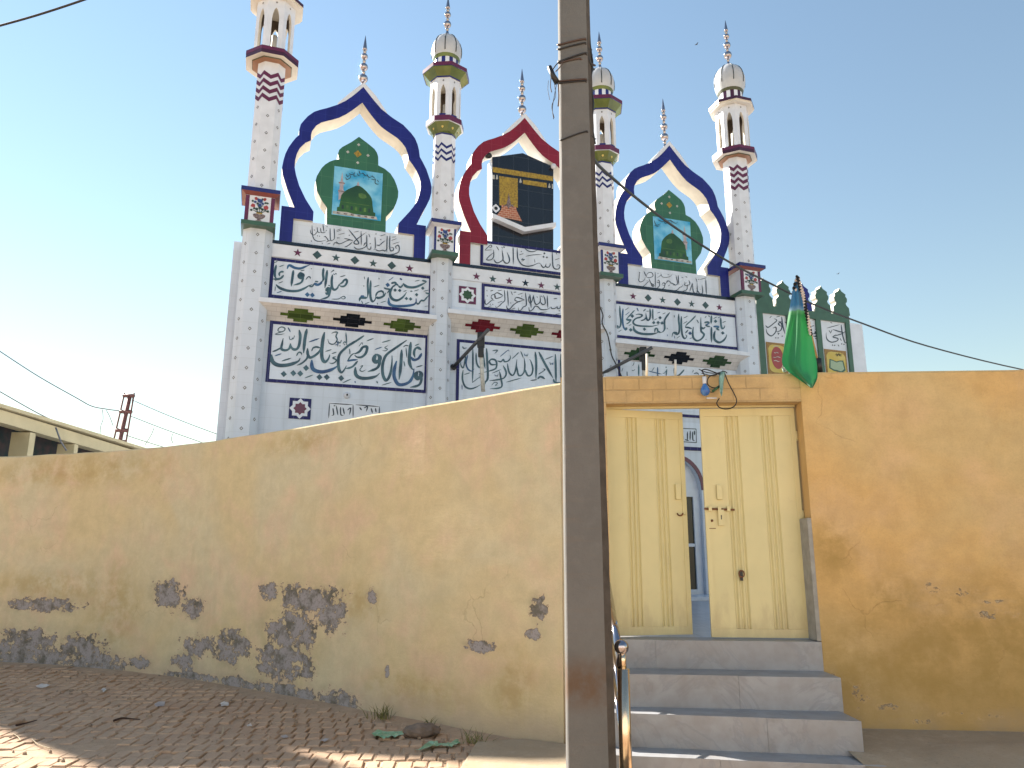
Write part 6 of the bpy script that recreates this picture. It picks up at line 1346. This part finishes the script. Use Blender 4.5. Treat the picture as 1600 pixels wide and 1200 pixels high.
for (xa, xb, y) in ((192.5, 210, 618), (187, 206, 643), (181, 200, 672), (177, 196, 690)):
    mb = MB(); a, b = lq(xa, y), lq(xb, y + .5); mb.tube([a, b], 0.075, IRON, 4); mb.build('crossbar', lp_)
FW = mat('grey_line_wire', (0.16, 0.16, 0.18), 0.6)
CABO = CAB; CAB = FW
for pl, r, lb_ in (([(-20, 535), (0, 549), (60, 588), (120, 622), (143, 634.5), (165, 639), (187, 642)], .022, 'uppermost far wire coming to the lattice pole from the left'), ([(-20, 601), (0, 612), (60, 646), (110, 669), (140, 680), (160, 686), (178, 690)], .022, 'lower far wire coming to the lattice pole from the left'), ([(209, 626), (260, 648), (330, 675), (420, 706)], .016, 'upper far wire leaving the lattice pole to the right'), ([(204, 650), (250, 668), (300, 686), (380, 714)], .016, 'middle far wire leaving the lattice pole to the right'), ([(197, 680), (215, 686), (250, 697), (300, 712)], .016, 'lowest far wire leaving the lattice pole to the right')):
    cable([(x, y, dF) for x, y in pl], r, lb_, 'wires on the lattice pole', 'line_wire')
for pl, lb_ in (([(160, 640), (161, 655), (157, 668), (156, 692)], 'loose wire end hanging left of the lattice pole'), ([(166, 641), (171, 650), (177, 666)], 'loose wire end slanting into the lattice pole'), ([(241, 668), (236, 680), (226, 696)], 'slanting loose wire right of the lattice pole'), ([(269.5, 678), (268, 686), (270, 692)], 'short loose wire farthest right of the lattice pole')):
    cable([(x, y, dF) for x, y in pl], .013, lb_, 'loose wire ends by the lattice pole', 'loose_wire')
CAB = CABO
# the neighbour's veranda: its side runs straight away from the street
YEL = mat('pale_yellow_render', (0.60, 0.50, 0.30), 0.9, var=0.08, scale=2, bump=0.2); DARKIN = mat('dark_striped_curtain', (0.02, 0.04, 0.04), 0.9, col2=(0.09, 0.05, 0.05), scale=4)
nh = empty('veranda_house', (-10.75, 15.2, 0.0)); tag(nh, 'low pale yellow veranda with square pillars beyond the left end of the wall', 'house')
XB = 0.0; wz = lambda d: d - 15.2
mb = MB(); 
mb.mesh([(0.0, wz(13.6), 4.40), (0.0, wz(13.6), 4.66), (0.0, wz(27), 4.56), (0.0, wz(27), 4.28), (-0.3, wz(13.6), 4.40), (-0.3, wz(13.6), 4.66), (-0.3, wz(27), 4.56), (-0.3, wz(27), 4.28)], [(0, 3, 2, 1), (4, 5, 6, 7), (0, 1, 5, 4), (3, 7, 6, 2), (1, 2, 6, 5), (0, 4, 7, 3)], YEL); mb.build('beam', nh)
def dB(x, y): r = ray(x, y); t = -10.75 / r[0]; return r[1] * t
for (xa, xb) in ((32, 52), (104, 121), (160, 172)):
    a, b = dB(xa + 12, 700), dB(xb + 1, 700); mb = MB(); mb.box(-0.42, -0.002, wz(a), wz(b), 0, 4.34, YEL); mb.build('pillar', nh)
a = dB(-14, 690); mb = MB(); mb.box(-0.42, -0.002, wz(a) - .9, wz(a), 0, 4.36, YEL); mb.build('pillar', nh)
mb = MB(); mb.box(-1.9, 0.10, wz(13.4), wz(27.2), 4.665, 4.74, YEL); mb.build('roof', nh)
mb = MB(); mb.box(-1.0, -0.95, wz(13.6), wz(27), 0, 4.62, DARKIN); mb.build('curtain', nh)
mb = MB(); mb.tube([atd(87, 668, 17.3) - Vector(nh.location), atd(95, 690, 17.3) - Vector(nh.location), atd(104, 704, 17.4) - Vector(nh.location)], .02, STUD, 6); mb.build('drain_pipe', nh)
# birds
BIRD = mat('dark_bird_feather', (0.03, 0.035, 0.045), 0.8)
for (x, y, s_, d, lb_) in ((1088.5, 69.5, 4.2, 40, 'dark bird flying high between the two right minarets'), (1309.5, 428, 3.2, 42, 'small bird low in the sky above the green cresting')):
    c = atd(x, y, d); k = d / F * s_; mb = MB()
    mb.lathe([(0.001, -.55 * k), (.16 * k, -.25 * k), (.2 * k, 0), (.12 * k, .35 * k), (.001, .6 * k)], (0, 0, 0), BIRD, 8)
    for v in range(len(mb.v)): p = mb.v[v]; mb.v[v] = (p[2], p[1], p[0] * .8 + p[2] * .15)
    for sg in (-1, 1): mb.mesh([(.2 * k, 0, .05 * k), (-.25 * k, 0, .05 * k), (-.3 * k, sg * .9 * k, .3 * k), (.1 * k, sg * 1.0 * k, .32 * k), (.2 * k, 0, .09 * k), (-.25 * k, 0, .09 * k), (-.3 * k, sg * .9 * k, .33 * k), (.1 * k, sg * 1.0 * k, .35 * k)], [(0, 1, 2, 3), (7, 6, 5, 4), (0, 3, 7, 4), (1, 5, 6, 2), (2, 6, 7, 3)], BIRD)
    o = mb.build('bird'); o.location = c; o.rotation_euler = (0, 0, 0.5); tag(o, lb_, 'bird', 'birds')
# ================================================================== LIGHT, CAMERA
# house front added behind the camera to bounce warm sunlight onto the shaded walls
HOUSE = mat('added_house_wash', (0.72, 0.72, 0.71), 0.9, var=0.06, scale=1.5, bump=0.2)
oh = empty('added_bounce_house', (0, -7.5, 0)); tag(oh, 'added whitewashed house front with brown shutters behind the viewer, bouncing sunlight back', 'house')
mb = MB(); mb.box(-15, 15, -6, 0, -0.1, 6.8, HOUSE); mb.build('front_wall', oh)
mb = MB(); mb.box(-15.2, 15.2, -0.3, 0.25, 6.801, 7.1, HOUSE); mb.build('parapet', oh)
SHUT = mat('brown_shutter', (0.16, 0.08, 0.045), 0.6)
for k in range(6):
    mb = MB(); x = -12.5 + k * 5; mb.box(x - .55, x + .55, 0.001, 0.06, 3.9, 5.3, SHUT); mb.build('window', oh)
    mb = MB(); mb.box(x - .5, x + .5, 0.001, 0.05, 0.0, 2.1, SHUT) if k % 2 else mb.box(x - .55, x + .55, 0.001, 0.06, 1.0, 2.3, SHUT); mb.build('door' if k % 2 else 'window', oh)
# tall house added out of view at left, shaped to shade the street
ch_ = empty('added_shade_house', (-15.25, 17.733, 0)); tag(ch_, 'added tall whitewashed block with a sloping top, out of view, shading the street', 'house')
mb = MB(); mb.box(-1.9, 0, 0, 2.45, -0.1, 12.02, HOUSE); mb.box(-1.9, 0, 0, 0.13, 12.021, 12.62, HOUSE); mb.build('shade_block', ch_)
TW = Matrix.Rotation(math.pi / 2, 4, 'Z'); mb = MB(); mb.prism([(0.21, 12.021), (1.55, 14.27), (2.45, 14.57), (2.45, 12.021)], 0.001, 0.35, HOUSE, T=TW); mb.build('shade_slope', ch_)
for z in (1.0, 4.2, 7.2): mb = MB(); mb.box(-1.5, -0.4, -0.05, -0.001, z, z + 1.3, SHUT); mb.build('window', ch_)
SAZ, SEL = R(-51.0), R(35.0)          # azimuth from straight ahead (negative = left)
sv = Vector((math.sin(SAZ) * math.cos(SEL), math.cos(SAZ) * math.cos(SEL), math.sin(SEL)))
sun = bpy.data.lights.new('sun', 'SUN'); sun.energy = 5.0; sun.angle = R(0.53); sun.color = (1.0, 0.93, 0.83)
so = bpy.data.objects.new('sun', sun); COL.objects.link(so); so.rotation_euler = sv.to_track_quat('Z', 'Y').to_euler(); so.location = (0, 0, 30)
w = bpy.data.worlds.new('World'); S.world = w; w.use_nodes = True; nt = w.node_tree
bg = nt.nodes['Background']; sk = nt.nodes.new('ShaderNodeTexSky'); sk.sky_type = 'NISHITA'; sk.sun_disc = False; sk.sun_elevation = SEL; sk.sun_rotation = SAZ
sk.air_density = 1.75; sk.dust_density = 0.0; sk.ozone_density = 1.3; sk.altitude = 100
nt.links.new(sk.outputs[0], bg.inputs[0]); bg.inputs[1].default_value = 0.05
cam = bpy.data.cameras.new('camera'); co = bpy.data.objects.new('camera', cam); COL.objects.link(co)
cam.sensor_fit = 'HORIZONTAL'; cam.sensor_width = 36.0; cam.lens = F / 1600.0 * 36.0; cam.clip_end = 8000; cam.clip_start = 0.05
co.location = (0, 0, EYE); co.rotation_euler = (Matrix.Rotation(math.pi / 2 + PITCH, 3, 'X') @ Matrix.Rotation(ROLL, 3, 'Z')).to_euler()
S.camera = co
S.view_settings.view_transform = 'Standard'; S.view_settings.look = 'None'; S.view_settings.exposure = 1.78; S.view_settings.gamma = 1.0
S.cycles.max_bounces = 8; S.cycles.use_denoising = True; S.cycles.sample_clamp_indirect = 6.0
